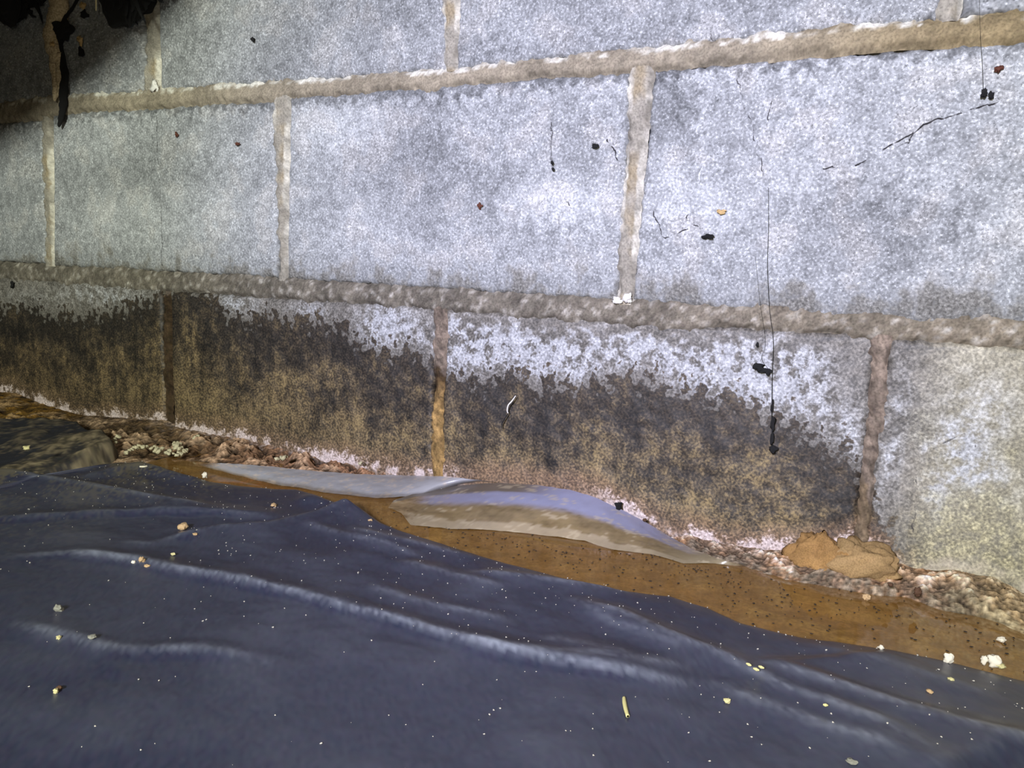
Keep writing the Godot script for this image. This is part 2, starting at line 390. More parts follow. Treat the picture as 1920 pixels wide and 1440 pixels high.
# a fine dark line (crack, drip) drawn into a block's picture
func stroke(im: Image, job: Dictionary, pts: Array, width: float, dark: float, seed_: int):
	var per: float = job.w / (job.x1 - job.x0)
	for k in pts.size() - 1:
		var a: Vector2 = pts[k]
		var b: Vector2 = pts[k + 1]
		var steps := int(a.distance_to(b) * per * 1.5) + 1
		for q in steps:
			var p := a.lerp(b, float(q) / steps)
			var wob := noise_mid.get_noise_2d(p.x * 1000.0 + seed_ * 50.0, p.y * 1000.0) * 0.002
			var strength := clampf(0.55 + 1.6 * noise_mid.get_noise_2d(p.x * 900.0 + seed_ * 9.0, p.y * 900.0 + 70.0), 0.0, 1.0)
			var cx: float = (p.x + wob - job.x0) * per
			var cy: float = (job.y1 - p.y - wob) * job.h / (job.y1 - job.y0)
			var r: float = maxf(width * per * 0.28 * (0.4 + strength), 0.45)
			for yy in range(int(cy - r - 1), int(cy + r + 2)):
				for xx in range(int(cx - r - 1), int(cx + r + 2)):
					if xx < 0 or yy < 0 or xx >= job.w or yy >= job.h: continue
					var cov := clampf(r + 0.5 - Vector2(xx + 0.5 - cx, yy + 0.5 - cy).length(), 0.0, 1.0) * strength
					var c := im.get_pixel(xx, yy)
					im.set_pixel(xx, yy, c.lerp(Color(0.16, 0.15, 0.15), cov * dark) if dark > 0 else c.lerp(Color(0.9, 0.9, 0.9), -cov * dark))

# four corners (lower left, lower right, upper right, upper left) in the wall face
func block(parent: Node, q: Array, course: int, w: int, h: int, cracks := []):
	var x0: float = minf(q[0].x, q[3].x) - 0.004
	var x1: float = maxf(q[1].x, q[2].x) + 0.004
	var y0: float = minf(q[0].y, q[1].y) - 0.004
	var y1: float = maxf(q[2].y, q[3].y) + 0.004
	var size := Vector2(x1 - x0, y1 - y0)
	var us := steps_for(size.x, w)
	var vs := steps_for(size.y, w)
	var pos := PackedVector3Array()
	var uv := PackedVector2Array()
	var seed_ := int(q[0].x * 999.0) + course * 777
	for j in vs.size():
		for i in us.size():
			var u: float = us[i]
			var v: float = vs[j]
			var p: Vector2 = (q[0] as Vector2).lerp(q[1], u).lerp((q[3] as Vector2).lerp(q[2], u), v)
			var e := minf(minf(u, 1.0 - u) * size.x, minf(v, 1.0 - v) * size.y)
			var n := noise_mid.get_noise_2d(p.x * 1000.0 + seed_, p.y * 1000.0)
			var z := -0.0045 * pow(1.0 - minf(e / 0.005, 1.0), 2.0) + 0.0007 * n + 0.0012 * noise_large.get_noise_2d(p.x * 900.0 + seed_, p.y * 900.0)
			if e < 0.012: p += Vector2(n, noise_mid.get_noise_2d(p.y * 1000.0, p.x * 1000.0 + seed_)) * 0.0022 * (1.0 - e / 0.012)
			if i == 0 or j == 0 or i == us.size() - 1 or j == vs.size() - 1: z = -0.06
			pos.append(Vector3(p.x, p.y, z))
			uv.append(Vector2((p.x - x0) / size.x, (y1 - p.y) / size.y))
	var job := {"w": w, "h": h, "x0": x0, "x1": x1, "y0": y0, "y1": y1, "course": course, "rows": []}
	(job.rows as Array).resize(h)
	var id := WorkerThreadPool.add_group_task(paint_rows.bind(job), h)
	WorkerThreadPool.wait_for_group_task_completion(id)
	var bytes := PackedByteArray()
	for r in job.rows: bytes.append_array(r)
	var im := Image.create_from_data(w, h, false, Image.FORMAT_RGB8, bytes)
	for k in cracks.size(): stroke(im, job, cracks[k][0], cracks[k][1], cracks[k][2], k)
	var tex := ImageTexture.create_from_image(im)
	var m := StandardMaterial3D.new()
	m.albedo_texture = tex
	m.roughness = 0.9 if course < 3 else 0.62
	m.metallic_specular = 0.3 if course < 3 else 0.45
	m.heightmap_enabled = true
	m.heightmap_texture = tex
	m.heightmap_scale = 0.035
	m.detail_enabled = true
	m.detail_albedo = grain_texture
	m.detail_blend_mode = BaseMaterial3D.BLEND_MODE_MUL
	m.detail_uv_layer = BaseMaterial3D.DETAIL_UV_2
	m.uv2_triplanar = true
	m.uv2_scale = Vector3.ONE * 5.0
	return put("concrete_block", grid_mesh(pos, us.size(), vs.size(), uv), m, parent)

func steps_for(size: float, w: int) -> Array:
	var cell := 0.003 if w > 300 else 0.008
	var out := [0.0, 0.0, 0.0012 / size, 0.0026 / size]
	var n := int((size - 0.009) / cell)
	for i in n + 1: out.append((0.0045 + (size - 0.009) * i / n) / size)
	out.append_array([1.0 - 0.0026 / size, 1.0 - 0.0012 / size, 1.0, 1.0])
	return out

# colour of the mortar (linear)
func mortar_color(x: float, y: float, kind: int, across: float) -> Color:
	var mx := x * 1000.0
	var my := y * 1000.0
	var n1 := noise_large.get_noise_2d(mx + 500.0, my)
	var n2 := noise_mid.get_noise_2d(mx + 500.0, my)
	var n3 := noise_fine.get_noise_2d(mx + 500.0, my)
	var f := 1.0 + 0.10 * n3 + 0.10 * n2 + 0.12 * n1
	var c := Color(0.60, 0.555, 0.475)
	if kind == 1:                                    # upper bed, browner to the right, frayed white along its upper edge
		c = c.lerp(Color(0.545, 0.48, 0.355), smoothstep(0.45, 0.66, x))
		var white := smoothstep(0.72, 0.86, across + 0.12 * n2) * clampf(0.45 + 1.8 * n1 + n2, 0.0, 1.0)
		c = c.lerp(Color(0.82, 0.80, 0.74), white)
	elif kind == 2:
		c = Color(0.45, 0.42, 0.37).lerp(Color(0.535, 0.49, 0.415), smoothstep(0.3, 0.7, x))
		if n2 > 0.2: c = c.lerp(Color(0.66, 0.64, 0.60), (n2 - 0.2) * 1.3)
		f = 1.0 + 0.16 * n3 + 0.20 * n2 + 0.15 * n1
	elif kind == 3:                                  # upright joints above the damp
		c = Color(0.635, 0.605, 0.545)
		if n1 > 0.0: c = c.lerp(Color(0.59, 0.535, 0.435), minf(n1 * 2.0, 1.0))
		var rim := smoothstep(0.6, 0.9, absf(across - 0.5) * 2.0 + 0.2 * n2) * clampf(0.5 + 2.0 * n1, 0.0, 1.0)
		c = c.lerp(Color(0.84, 0.82, 0.76), rim * 0.8)
	else:                                            # upright joints through the damp course
		var d := along(tide_line, x) - y + 0.01 * n2
		c = Color(0.52, 0.46, 0.40)
		var wet := Color(0.25, 0.20, 0.145).lerp(Color(0.58, 0.465, 0.29), smoothstep(-0.1, 0.2, x) * smoothstep(0.0, 0.05, d + 0.02 * n1))
		if x > 0.5: wet = Color(0.45, 0.385, 0.305)
		c = c.lerp(wet, smoothstep(-0.004, 0.006, d))
		f = 1.0 + 0.2 * n3 + 0.3 * n2 + 0.2 * n1
	return (c * f).clamp(Color(0.02, 0.02, 0.02), Color(0.95, 0.95, 0.95)).srgb_to_linear()

# mortar between two edge lines; the sides run under the blocks and break out raggedly
func joint(parent: Node, called: String, low: Callable, high: Callable, a: float, b: float, step: float, kind: int, proud: float, mat: Material):
	var n := int((b - a) / step) + 1
	var rows := 13
	var pos := PackedVector3Array()
	var col := PackedColorArray()
	for j in rows:
		for i in n:
			var s := lerpf(a, b, float(i) / (n - 1))
			var e0: Vector2 = low.call(s)
			var e1: Vector2 = high.call(s)
			var width := e0.distance_to(e1)
			var over := 0.005 / maxf(width, 0.003)
			var t := lerpf(-over, 1.0 + over, float(j) / (rows - 1))
			var p := e0.lerp(e1, t)
			var n2 := noise_mid.get_noise_2d(p.x * 1000.0, p.y * 1000.0 + 900.0)
			var n3 := noise_large.get_noise_2d(p.x * 1000.0, p.y * 1000.0 + 900.0)
			var inside := minf(t, 1.0 - t) * width        # metres inside the edge
			var z := proud - 0.0010 + smoothstep(-0.005, 0.0028, inside + 0.0030 * n2 + 0.0034 * n3) * 0.0060 - 0.0050 + 0.0009 * n2 + 0.0010 * n3
			pos.append(Vector3(p.x, p.y, z))
			col.append(mortar_color(p.x, p.y, kind, t))
	var o := put(called, grid_mesh(pos, n, rows, PackedVector2Array(), col), mat, parent)
	return o

func between(pts: Array, s: float) -> Vector2:
	var k := clampf(s, 0.0, 1.0) * (pts.size() - 1)
	var i := mini(int(k), pts.size() - 2)
	return (pts[i] as Vector2).lerp(pts[i + 1], k - i)

func upright(parent: Node, low_side: Array, high_side: Array, kind: int, proud: float, mat: Material):
	# for an upright joint u runs upwards and the first edge is the right one, so that the face looks out of the wall
	var length: float = (low_side[0] as Vector2).distance_to(low_side[-1])
	joint(parent, "mortar_upright", func(s): return between(high_side, s), func(s): return between(low_side, s), 0.0, 1.0, 0.0025 / length, kind, proud, mat)

func build_wall():
	t_tide = table(tide_line)
	t_base = table(base_line)
	t_low1 = table(bed_one_low)
	t_top2 = table(bed_two_high)
	t_low2 = table(bed_two_low)
	var wall := root("wall_back")
	tag(wall, "damp grey concrete block wall with a dark tide mark over its lowest course", "wall", "", "structure")
	# corners: lower left, lower right, upper right, upper left
	var up := Vector2(0, 0.19)
	block(wall, [Vector2(-1.0032, 0.0191), Vector2(-0.2149, 0.0137), Vector2(-0.2149, 0.0137) + up, Vector2(-1.0032, 0.0191) + up], 1, 420, 210)
	block(wall, [Vector2(-0.1889, 0.0128), Vector2(0.2065, 0.0084), Vector2(0.2065, 0.0084) + up, Vector2(-0.1889, 0.0128) + up], 1, 720, 360, [[[Vector2(-0.1449, 0.1058), Vector2(-0.1414, 0.0828)], 0.0008, 0.5]])
	block(wall, [Vector2(0.2165, 0.0086), Vector2(0.6131, 0.0139), Vector2(0.6131, 0.0139) + up, Vector2(0.2165, 0.0086) + up], 1, 1024, 512, [[[Vector2(0.4528, 0.0203), Vector2(0.4599, 0.0116)], 0.001, 0.7]])
	block(wall, [Vector2(0.6267, 0.0143), Vector2(0.6267, 0.0143) + Vector2(0.39, 0.0), Vector2(0.6267, 0.0143) + Vector2(0.39, 0.19), Vector2(0.6267, 0.0143) + up], 1, 384, 192)
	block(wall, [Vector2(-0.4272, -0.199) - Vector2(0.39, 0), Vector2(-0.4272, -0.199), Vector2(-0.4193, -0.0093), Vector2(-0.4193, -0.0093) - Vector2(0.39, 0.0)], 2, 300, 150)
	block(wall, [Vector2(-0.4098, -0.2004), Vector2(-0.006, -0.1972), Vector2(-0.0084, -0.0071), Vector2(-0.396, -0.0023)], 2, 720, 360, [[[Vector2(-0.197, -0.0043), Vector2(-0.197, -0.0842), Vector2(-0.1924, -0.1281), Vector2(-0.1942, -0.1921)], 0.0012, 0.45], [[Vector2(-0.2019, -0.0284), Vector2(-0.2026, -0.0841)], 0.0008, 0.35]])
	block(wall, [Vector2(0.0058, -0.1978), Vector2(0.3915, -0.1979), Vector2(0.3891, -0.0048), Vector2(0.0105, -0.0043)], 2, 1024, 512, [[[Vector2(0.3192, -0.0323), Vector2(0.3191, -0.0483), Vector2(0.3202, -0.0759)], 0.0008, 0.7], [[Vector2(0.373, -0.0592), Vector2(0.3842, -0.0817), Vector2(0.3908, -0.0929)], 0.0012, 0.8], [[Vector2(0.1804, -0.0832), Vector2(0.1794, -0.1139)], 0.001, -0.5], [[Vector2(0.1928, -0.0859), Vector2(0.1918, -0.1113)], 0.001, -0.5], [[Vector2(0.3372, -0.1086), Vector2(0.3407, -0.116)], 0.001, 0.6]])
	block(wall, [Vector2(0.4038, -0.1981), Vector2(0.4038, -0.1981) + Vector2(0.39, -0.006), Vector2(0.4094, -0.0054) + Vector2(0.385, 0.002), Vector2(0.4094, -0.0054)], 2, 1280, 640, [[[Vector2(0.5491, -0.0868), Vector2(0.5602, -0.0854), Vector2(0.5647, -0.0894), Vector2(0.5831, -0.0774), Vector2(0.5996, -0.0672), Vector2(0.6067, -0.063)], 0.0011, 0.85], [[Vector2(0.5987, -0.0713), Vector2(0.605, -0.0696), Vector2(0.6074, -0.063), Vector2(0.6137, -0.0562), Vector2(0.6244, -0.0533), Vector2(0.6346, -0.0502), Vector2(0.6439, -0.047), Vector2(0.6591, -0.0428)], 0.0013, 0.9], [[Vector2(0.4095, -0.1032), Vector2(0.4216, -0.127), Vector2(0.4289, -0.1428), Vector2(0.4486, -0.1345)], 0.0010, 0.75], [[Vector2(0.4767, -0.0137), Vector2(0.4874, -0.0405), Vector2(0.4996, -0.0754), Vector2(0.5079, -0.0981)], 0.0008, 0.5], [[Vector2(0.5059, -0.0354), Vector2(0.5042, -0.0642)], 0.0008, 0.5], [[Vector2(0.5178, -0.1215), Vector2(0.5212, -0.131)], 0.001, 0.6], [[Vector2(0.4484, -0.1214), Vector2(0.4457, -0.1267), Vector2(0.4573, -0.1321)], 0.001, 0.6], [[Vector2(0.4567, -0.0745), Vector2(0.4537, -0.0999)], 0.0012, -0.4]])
	block(wall, [Vector2(-0.1973, -0.2183) + Vector2(-0.39, -0.19), Vector2(-0.1973, -0.2183) + Vector2(0, -0.19), Vector2(-0.1973, -0.2189), Vector2(-0.1973, -0.2189) - Vector2(0.39, 0.0)], 3, 560, 280, [[[Vector2(-0.384, -0.3819), Vector2(-0.367, -0.3858), Vector2(-0.3385, -0.3837)], 0.001, 0.6]])
	block(wall, [Vector2(-0.1831, -0.2214) + Vector2(0.0, -0.19), Vector2(0.2053, -0.3879) - Vector2(0, 0.02), Vector2(0.2021, -0.2161), Vector2(-0.1831, -0.2214)], 3, 900, 450)
	block(wall, [Vector2(0.2128, -0.2164) + Vector2(0, -0.20), Vector2(0.6032, -0.3681) - Vector2(0.0, 0.035), Vector2(0.5998, -0.2112), Vector2(0.214, -0.2169)], 3, 1152, 576, [[[Vector2(0.5083, -0.1543), Vector2(0.5169, -0.2225)], 0.001, 0.3], [[Vector2(0.3023, -0.2742), Vector2(0.3084, -0.2812), Vector2(0.3018, -0.2861)], 0.0012, 0.5], [[Vector2(0.4054, -0.3789), Vector2(0.4049, -0.3866)], 0.0016, 0.8]])
	block(wall, [Vector2(0.6084, -0.367) - Vector2(0.0, 0.035), Vector2(0.6084, -0.367) + Vector2(0.40, -0.035), Vector2(0.6083, -0.2121) + Vector2(0.38, 0), Vector2(0.6083, -0.2121)], 3, 900, 450, [[[Vector2(0.6455, -0.2961), Vector2(0.661, -0.2945), Vector2(0.6724, -0.2898), Vector2(0.6752, -0.2854)], 0.0012, 0.7], [[Vector2(0.6532, -0.2867), Vector2(0.6658, -0.2775), Vector2(0.6737, -0.2868)], 0.001, 0.5], [[Vector2(0.6395, -0.3146), Vector2(0.6389, -0.3307), Vector2(0.6417, -0.3643)], 0.001, 0.5]])
	# the rest of the wall beyond what the picture needs
	for e in [[-1.0135, -0.002, 1], [1.04, 0.01, 1]]:
		plain_block(wall, e[0], e[1])
	for k in 6: plain_block(wall, -1.0 + 0.4064 * k, 0.222)
	var mat := plain(0.93, grain_texture, 6.0, 0.02, 0.25)
	joint(wall, "mortar_bed", func(s): return Vector2(s, along(bed_one_low, s)), func(s): return Vector2(s, along(bed_one_high, s)), -0.78, 1.1, 0.0022, 1, 0.0022, mat)
	joint(wall, "mortar_bed", func(s): return Vector2(s, along(bed_two_low, s)), func(s): return Vector2(s, along(bed_two_high, s)), -0.78, 1.1, 0.0022, 2, 0.0014, mat)
	upright(wall, [Vector2(-0.215, 0.0112), Vector2(-0.2124, 0.0628), Vector2(-0.2117, 0.1507)], [Vector2(-0.1899, 0.0098), Vector2(-0.1904, 0.061), Vector2(-0.19, 0.148)], 3, 0.0012, mat)
	upright(wall, [Vector2(0.2066, 0.0065), Vector2(0.2041, 0.0429), Vector2(0.2006, 0.1085)], [Vector2(0.2172, 0.0067), Vector2(0.2181, 0.0416), Vector2(0.2168, 0.1064)], 3, 0.0018, mat)
	upright(wall, [Vector2(0.6134, 0.0114), Vector2(0.6137, 0.0198), Vector2(0.6138, 0.0408)], [Vector2(0.6269, 0.0122), Vector2(0.6259, 0.0203), Vector2(0.6255, 0.0394)], 3, 0.0020, mat)
	upright(wall, [Vector2(-0.4263, -0.2018), Vector2(-0.4223, -0.1305), Vector2(-0.4229, -0.061), Vector2(-0.4188, -0.0033)], [Vector2(-0.4087, -0.2011), Vector2(-0.4083, -0.1304), Vector2(-0.408, -0.0613), Vector2(-0.4041, -0.004)], 3, 0.0006, mat)
	upright(wall, [Vector2(-0.0052, -0.2001), Vector2(-0.0062, -0.1262), Vector2(-0.0074, -0.0693), Vector2(-0.0091, 0.0028)], [Vector2(0.0058, -0.1996), Vector2(0.0038, -0.1261), Vector2(0.0064, -0.0696), Vector2(0.012, 0.0015)], 3, 0.0014, mat)
	upright(wall, [Vector2(0.3923, -0.2011), Vector2(0.3907, -0.1447), Vector2(0.3913, -0.0862), Vector2(0.3917, -0.0467), Vector2(0.3892, 0.0007)], [Vector2(0.4044, -0.2003), Vector2(0.4032, -0.1444), Vector2(0.4026, -0.0864), Vector2(0.4044, -0.0472), Vector2(0.41, -0.0008)], 3, 0.0016, mat)
	upright(wall, [Vector2(-0.2067, -0.4299), Vector2(-0.2011, -0.3252), Vector2(-0.1991, -0.2579), Vector2(-0.1954, -0.2182)], [Vector2(-0.1957, -0.4281), Vector2(-0.1923, -0.3243), Vector2(-0.1865, -0.257), Vector2(-0.1801, -0.2173)], 4, -0.0026, mat)
	upright(wall, [Vector2(0.2058, -0.4222), Vector2(0.2043, -0.3373), Vector2(0.2037, -0.2821), Vector2(0.2014, -0.2124)], [Vector2(0.2175, -0.42), Vector2(0.2145, -0.3358), Vector2(0.2151, -0.2809), Vector2(0.2163, -0.2115)], 4, 0.0010, mat)
	upright(wall, [Vector2(0.6015, -0.3953), Vector2(0.6024, -0.3683), Vector2(0.6014, -0.303), Vector2(0.6005, -0.2607), Vector2(0.5986, -0.2072)], [Vector2(0.6106, -0.3932), Vector2(0.6092, -0.3668), Vector2(0.611, -0.3015), Vector2(0.6107, -0.2595), Vector2(0.6091, -0.2064)], 4, 0.0012, mat)
	# the filling behind, so that no light comes through
	var core := BoxMesh.new()
	core.size = Vector3(3.4, 1.4, 0.16)
	var c := put("wall_core", core, solid(0.45, 0.42, 0.37), wall)
	c.position = Vector3(0.2, -0.1, -0.0905)

func plain_block(wall: Node, x: float, y: float):
	block(wall, [Vector2(x, y), Vector2(x + 0.394, y), Vector2(x + 0.394, y + 0.19), Vector2(x, y + 0.19)], 1, 96, 48)

func build_shell():
	var earth := solid(0.33, 0.26, 0.19, 0.95)
	var block_mat := solid(0.5, 0.49, 0.47, 0.95)
	var wood := solid(0.46, 0.34, 0.22, 0.8)
	for w in [["wall_left", Vector3(0.15, 1.5, 3.6), Vector3(-1.5, 0.2, 1.7)], ["wall_right", Vector3(0.15, 1.5, 3.6), Vector3(1.9, 0.2, 1.7)], ["wall_front", Vector3(3.6, 1.5, 0.15), Vector3(0.2, 0.2, 3.5)]]:
		var b := BoxMesh.new()
		b.size = w[1]
		var o := put(w[0], b, block_mat)
		o.position = w[2]
		o.set_meta("kind", "structure")
	var f := BoxMesh.new()
	f.size = Vector3(3.6, 0.1, 3.7)
	var floor_o := put("floor", f, earth)
	floor_o.position = Vector3(0.2, -0.49, 1.7)
	floor_o.set_meta("kind", "structure")
	var ceil_o := root("ceiling")
	ceil_o.set_meta("kind", "structure")
	var deck := BoxMesh.new()
	deck.size = Vector3(3.6, 0.03, 3.7)
	put("subfloor_deck", deck, wood, ceil_o).position = Vector3(0.2, 0.86, 1.7)
	for k in 7:
		var j := BoxMesh.new()
		j.size = Vector3(0.04, 0.2, 3.5)
		put("joist", j, wood, ceil_o).position = Vector3(-1.1 + k * 0.42, 0.75, 1.75)

# ---------------------------------------------------------------- the soil at the wall's foot
var shore_line_a = [Vector2(-0.3105, 0.2416), Vector2(-0.2369, 0.1767), Vector2(-0.1775, 0.144), Vector2(-0.1269, 0.1041), Vector2(-0.0762, 0.0725), Vector2(-0.0409, 0.0632), Vector2(0.0066, 0.0474), Vector2(0.0548, 0.0334), Vector2(0.0994, 0.0165), Vector2(0.1307, 0.0016)]
var shore_line_b = [Vector2(0.4061, -0.0345), Vector2(0.4523, 0.0021), Vector2(0.4963, 0.0323), Vector2(0.5199, 0.0326), Vector2(0.5392, 0.0365), Vector2(0.556, 0.0424), Vector2(0.5904, 0.0388), Vector2(0.6197, 0.0355), Vector2(0.6412, 0.0262), Vector2(0.6615, 0.0369), Vector2(0.6881, 0.0348), Vector2(0.7005, 0.0382), Vector2(0.7115, 0.0491), Vector2(0.7577, 0.0755)]

func bank(called: String, shore: Array, x0: float, x1: float, kind: int, mat: Material, bury := 0.0) -> MeshInstance3D:
	var nu := int((x1 - x0) / 0.0022) + 1
	var nv := 60
	var pos := PackedVector3Array()
	var col := PackedColorArray()
	for j in nv:
		for i in nu:
			var x := lerpf(x0, x1, float(i) / (nu - 1))
			var t := 1.15 * float(nv - 1 - j) / (nv - 1)         # 0 at the wall, 1 at the water's edge
			var zs := maxf(along(shore, x), 0.006)
			var fade := smoothstep(x0, x0 + 0.05, x) * (1.0 - smoothstep(x1 - 0.05, x1, x)) if kind == 2 else 1.0 - smoothstep(x1 - 0.09, x1, x)
			var wall_y := along(base_line, x)
			var z := -0.004 + (zs + 0.004) * t
			var mx := x * 1000.0
			var mz := z * 1000.0
			var n1 := noise_large.get_noise_2d(mx, mz + 300.0)
			var n2 := noise_mid.get_noise_2d(mx, mz + 300.0)
			var n3 := noise_fine.get_noise_2d(mx, mz + 300.0)
			var body := sin(PI * clampf(t, 0.0, 1.0))
			var prof := 1.0 - pow(clampf(t, 0.0, 1.15), 1.25)
			var y := WATER_Y + (wall_y - WATER_Y) * prof + body * ((0.011 if kind == 1 else 0.0045) * n1 + (0.0050 if kind == 1 else 0.0024) * n2 + 0.0016 * n3) + 0.0008 * n2
			if kind == 2: y += body * 0.005
			y -= (1.0 - fade) * 0.02
			pos.append(Vector3(x, y, z))
			var f := 1.0 + 0.45 * n3 + 0.5 * n2 + 0.3 * n1
			var c: Color
			if kind == 1:
				c = Color(0.36, 0.29, 0.21).lerp(Color(0.50, 0.38, 0.29), smoothstep(-0.2, 0.05, x))
				c = c.lerp(Color(0.44, 0.33, 0.15), 1.0 - smoothstep(-0.40, -0.32, x))
				if n1 > 0.12: c = c.lerp(Color(0.62, 0.53, 0.44), 0.55)
				if n2 < -0.25: c = c.lerp(Color(0.20, 0.15, 0.10), 0.6)
				c = c.lerp(Color(0.74, 0.66, 0.62), (1.0 - smoothstep(0.0, 0.16, t + 0.2 * n2)) * smoothstep(-0.3, -0.1, x))
			else:
				c = Color(0.63, 0.525, 0.43)
				c = c.lerp(Color(0.57, 0.43, 0.31), clampf(0.3 + 2.5 * n1, 0.0, 0.8))
				c = c.lerp(Color(0.78, 0.70, 0.64), clampf(2.2 * n2 - 0.1, 0.0, 0.8))
				if t > 0.72 + 0.3 * n1: c = c.lerp(Color(0.40, 0.36, 0.30), clampf(0.5 + n2 * 2.0, 0.0, 0.8))
				c = c.lerp(Color(0.56, 0.51, 0.38), smoothstep(0.64, 0.70, x) * 0.6)
			if kind == 2: c = c.lerp(Color(0.57, 0.44, 0.28), 0.85 * exp(-pow((x - 0.60) / 0.04, 2.0)) * (1.0 - smoothstep(0.45, 0.75, t + 0.3 * n1)))
			col.append((c * f).clamp(Color(0.03, 0.025, 0.02), Color(0.92, 0.9, 0.88)).srgb_to_linear())
	return put(called, grid_mesh(pos, nu, nv, PackedVector2Array(), col), mat)

func build_ground():
	var mat := plain(0.85, grit_texture, 8.0, 0.10, 0.3)
	tag(bank("soil_bank", shore_line_a, -0.78, 0.215, 1, mat), "loose brown soil heaped along the wall foot behind the black sheet", "soil", "", "stuff")
	tag(bank("mortar_bank", shore_line_b, 0.43, 1.05, 2, mat), "pinkish tan bank of old mortar droppings and soil at the wall foot", "mortar bank", "", "stuff")
	# the mud bed under the water
	var nu := 300
	var nv := 60
	var pos := PackedVector3Array()
	var col := PackedColorArray()
	for j in nv:
		for i in nu:
			var x := lerpf(-0.9, 1.3, float(i) / (nu - 1))
			var z := lerpf(0.35, -0.03, float(j) / (nv - 1))
			var n1 := noise_large.get_noise_2d(x * 1000.0, z * 1600.0 + 800.0)
			var n2 := noise_mid.get_noise_2d(x * 600.0, z * 1500.0 + 800.0)
			pos.append(Vector3(x, WATER_Y - 0.007 + 0.003 * n1 + 0.001 * n2, z))
			var c := Color(0.62, 0.46, 0.24).lerp(Color(0.72, 0.58, 0.30), clampf(n1 * 2.2, 0.0, 1.0))
			c = c.lerp(Color(0.80, 0.43, 0.23), exp(-pow((x - 0.03) / 0.045, 2.0)) * 0.9)
			if n2 < -0.25: c = c.lerp(Color(0.34, 0.24, 0.14), 0.6)
			col.append((c * (1.0 + 0.35 * n2)).srgb_to_linear())
	var bed := put("mud_bed", grid_mesh(pos, nu, nv, PackedVector2Array(), col), plain(0.9, grit_texture, 6.0))
	tag(bed, "orange brown mud under the shallow water between sheet and wall", "mud", "", "stuff")
	# two orange-brown lumps of mortar that lean on the blocks
	var orange := plain(0.9, grain_texture, 9.0, 0.05, 0.25)
	var a := put("mortar_lump", lump(Vector3(0.040, 0.044, 0.028), 3, 0.34, 26, 36, 0.8, lin(0.65, 0.50, 0.31)), orange)
	a.position = Vector3(0.5789, -0.3885, 0.016)
	tag(a, "larger orange-brown mortar lump leaning on the dark damp block", "mortar lump")
	var b := put("mortar_lump", lump(Vector3(0.052, 0.036, 0.024), 8, 0.32, 26, 36, 0.8, lin(0.65, 0.53, 0.36)), orange)
	b.position = Vector3(0.6073, -0.3867, 0.018)
	tag(b, "smaller rounded mortar lump under the upright joint by the pale block", "mortar lump")

# ---------------------------------------------------------------- black plastic
var sheet_edge = [Vector2(-0.3461, 0.2494), Vector2(-0.2218, 0.2159), Vector2(-0.1822, 0.2069), Vector2(-0.1435, 0.1981), Vector2(-0.1225, 0.1924), Vector2(-0.1171, 0.1768), Vector2(-0.1182, 0.1355), Vector2(-0.1138, 0.1137), Vector2(-0.0905, 0.102), Vector2(-0.0388, 0.1134), Vector2(0.0136, 0.1116), Vector2(0.0443, 0.1056), Vector2(0.0827, 0.0939), Vector2(0.1029, 0.0819), Vector2(0.1292, 0.0847), Vector2(0.1513, 0.0935), Vector2(0.1688, 0.1007), Vector2(0.1804, 0.0964), Vector2(0.2019, 0.1035), Vector2(0.2314, 0.1176), Vector2(0.278, 0.1224), Vector2(0.3336, 0.1295), Vector2(0.3632, 0.1309), Vector2(0.4097, 0.1335), Vector2(0.4512, 0.1316), Vector2(0.4878, 0.12), Vector2(0.5154, 0.1238), Vector2(0.5394, 0.136), Vector2(0.5567, 0.1358), Vector2(0.5766, 0.1346), Vector2(0.6082, 0.1258), Vector2(0.633, 0.1202), Vector2(0.6569, 0.1179), Vector2(0.6797, 0.1187), Vector2(0.7016, 0.1195), Vector2(0.7474, 0.1204)]

# adds a fold along a line: height, then its width on the far and on the near side
func fold(h: PackedFloat32Array, dust: PackedFloat32Array, xs: Array, ts: Array, pts: Array, height: float, far: float, near: float, grey: float):
	far *= 0.72
	near *= 0.72
	height *= 0.85
	var reach := maxf(far, near) * 3.0
	var total := 0.0
	for k in pts.size() - 1: total += (pts[k] as Vector2).distance_to(pts[k + 1])
	var best := {}
	var gone := 0.0
	for k in pts.size() - 1:
		var a: Vector2 = pts[k]
		var b: Vector2 = pts[k + 1]
		var ab := b - a
		var len2 := ab.length_squared()
		for i in xs.size():
			if xs[i] < minf(a.x, b.x) - reach or xs[i] > maxf(a.x, b.x) + reach: continue
			var z0 := along_edge[i]
			for j in ts.size():
				var z: float = z0 + ts[j]
				if z < minf(a.y, b.y) - reach or z > maxf(a.y, b.y) + reach: continue
				var p := Vector2(xs[i], z)
				var f := clampf((p - a).dot(ab) / len2, 0.0, 1.0)
				var d := p.distance_to(a + ab * f)
				if d > reach: continue
				var side := signf(ab.x * (p.y - a.y) - ab.y * (p.x - a.x))
				var key := j * xs.size() + i
				if not best.has(key) or d < best[key][0]: best[key] = [d, side, (gone + f * sqrt(len2)) / total]
		gone += sqrt(len2)
	for key in best:
		var e: Array = best[key]
		var w := near if e[1] > 0.0 else far
		var ends := smoothstep(0.0, 0.18, e[2]) * (1.0 - smoothstep(0.80, 1.0, e[2]))
		var g: float = exp(-pow(e[0] / w, 1.6)) * ends
		h[key] += height * g
		dust[key] += grey * exp(-pow(e[0] / (0.0028 + minf(w, 0.02) * 0.14), 2.0)) * ends  # grey crest line: dust together with a painted highlight

var along_edge: PackedFloat32Array
var sheet_xs: Array
var sheet_ts: Array
var sheet_pos: PackedVector3Array

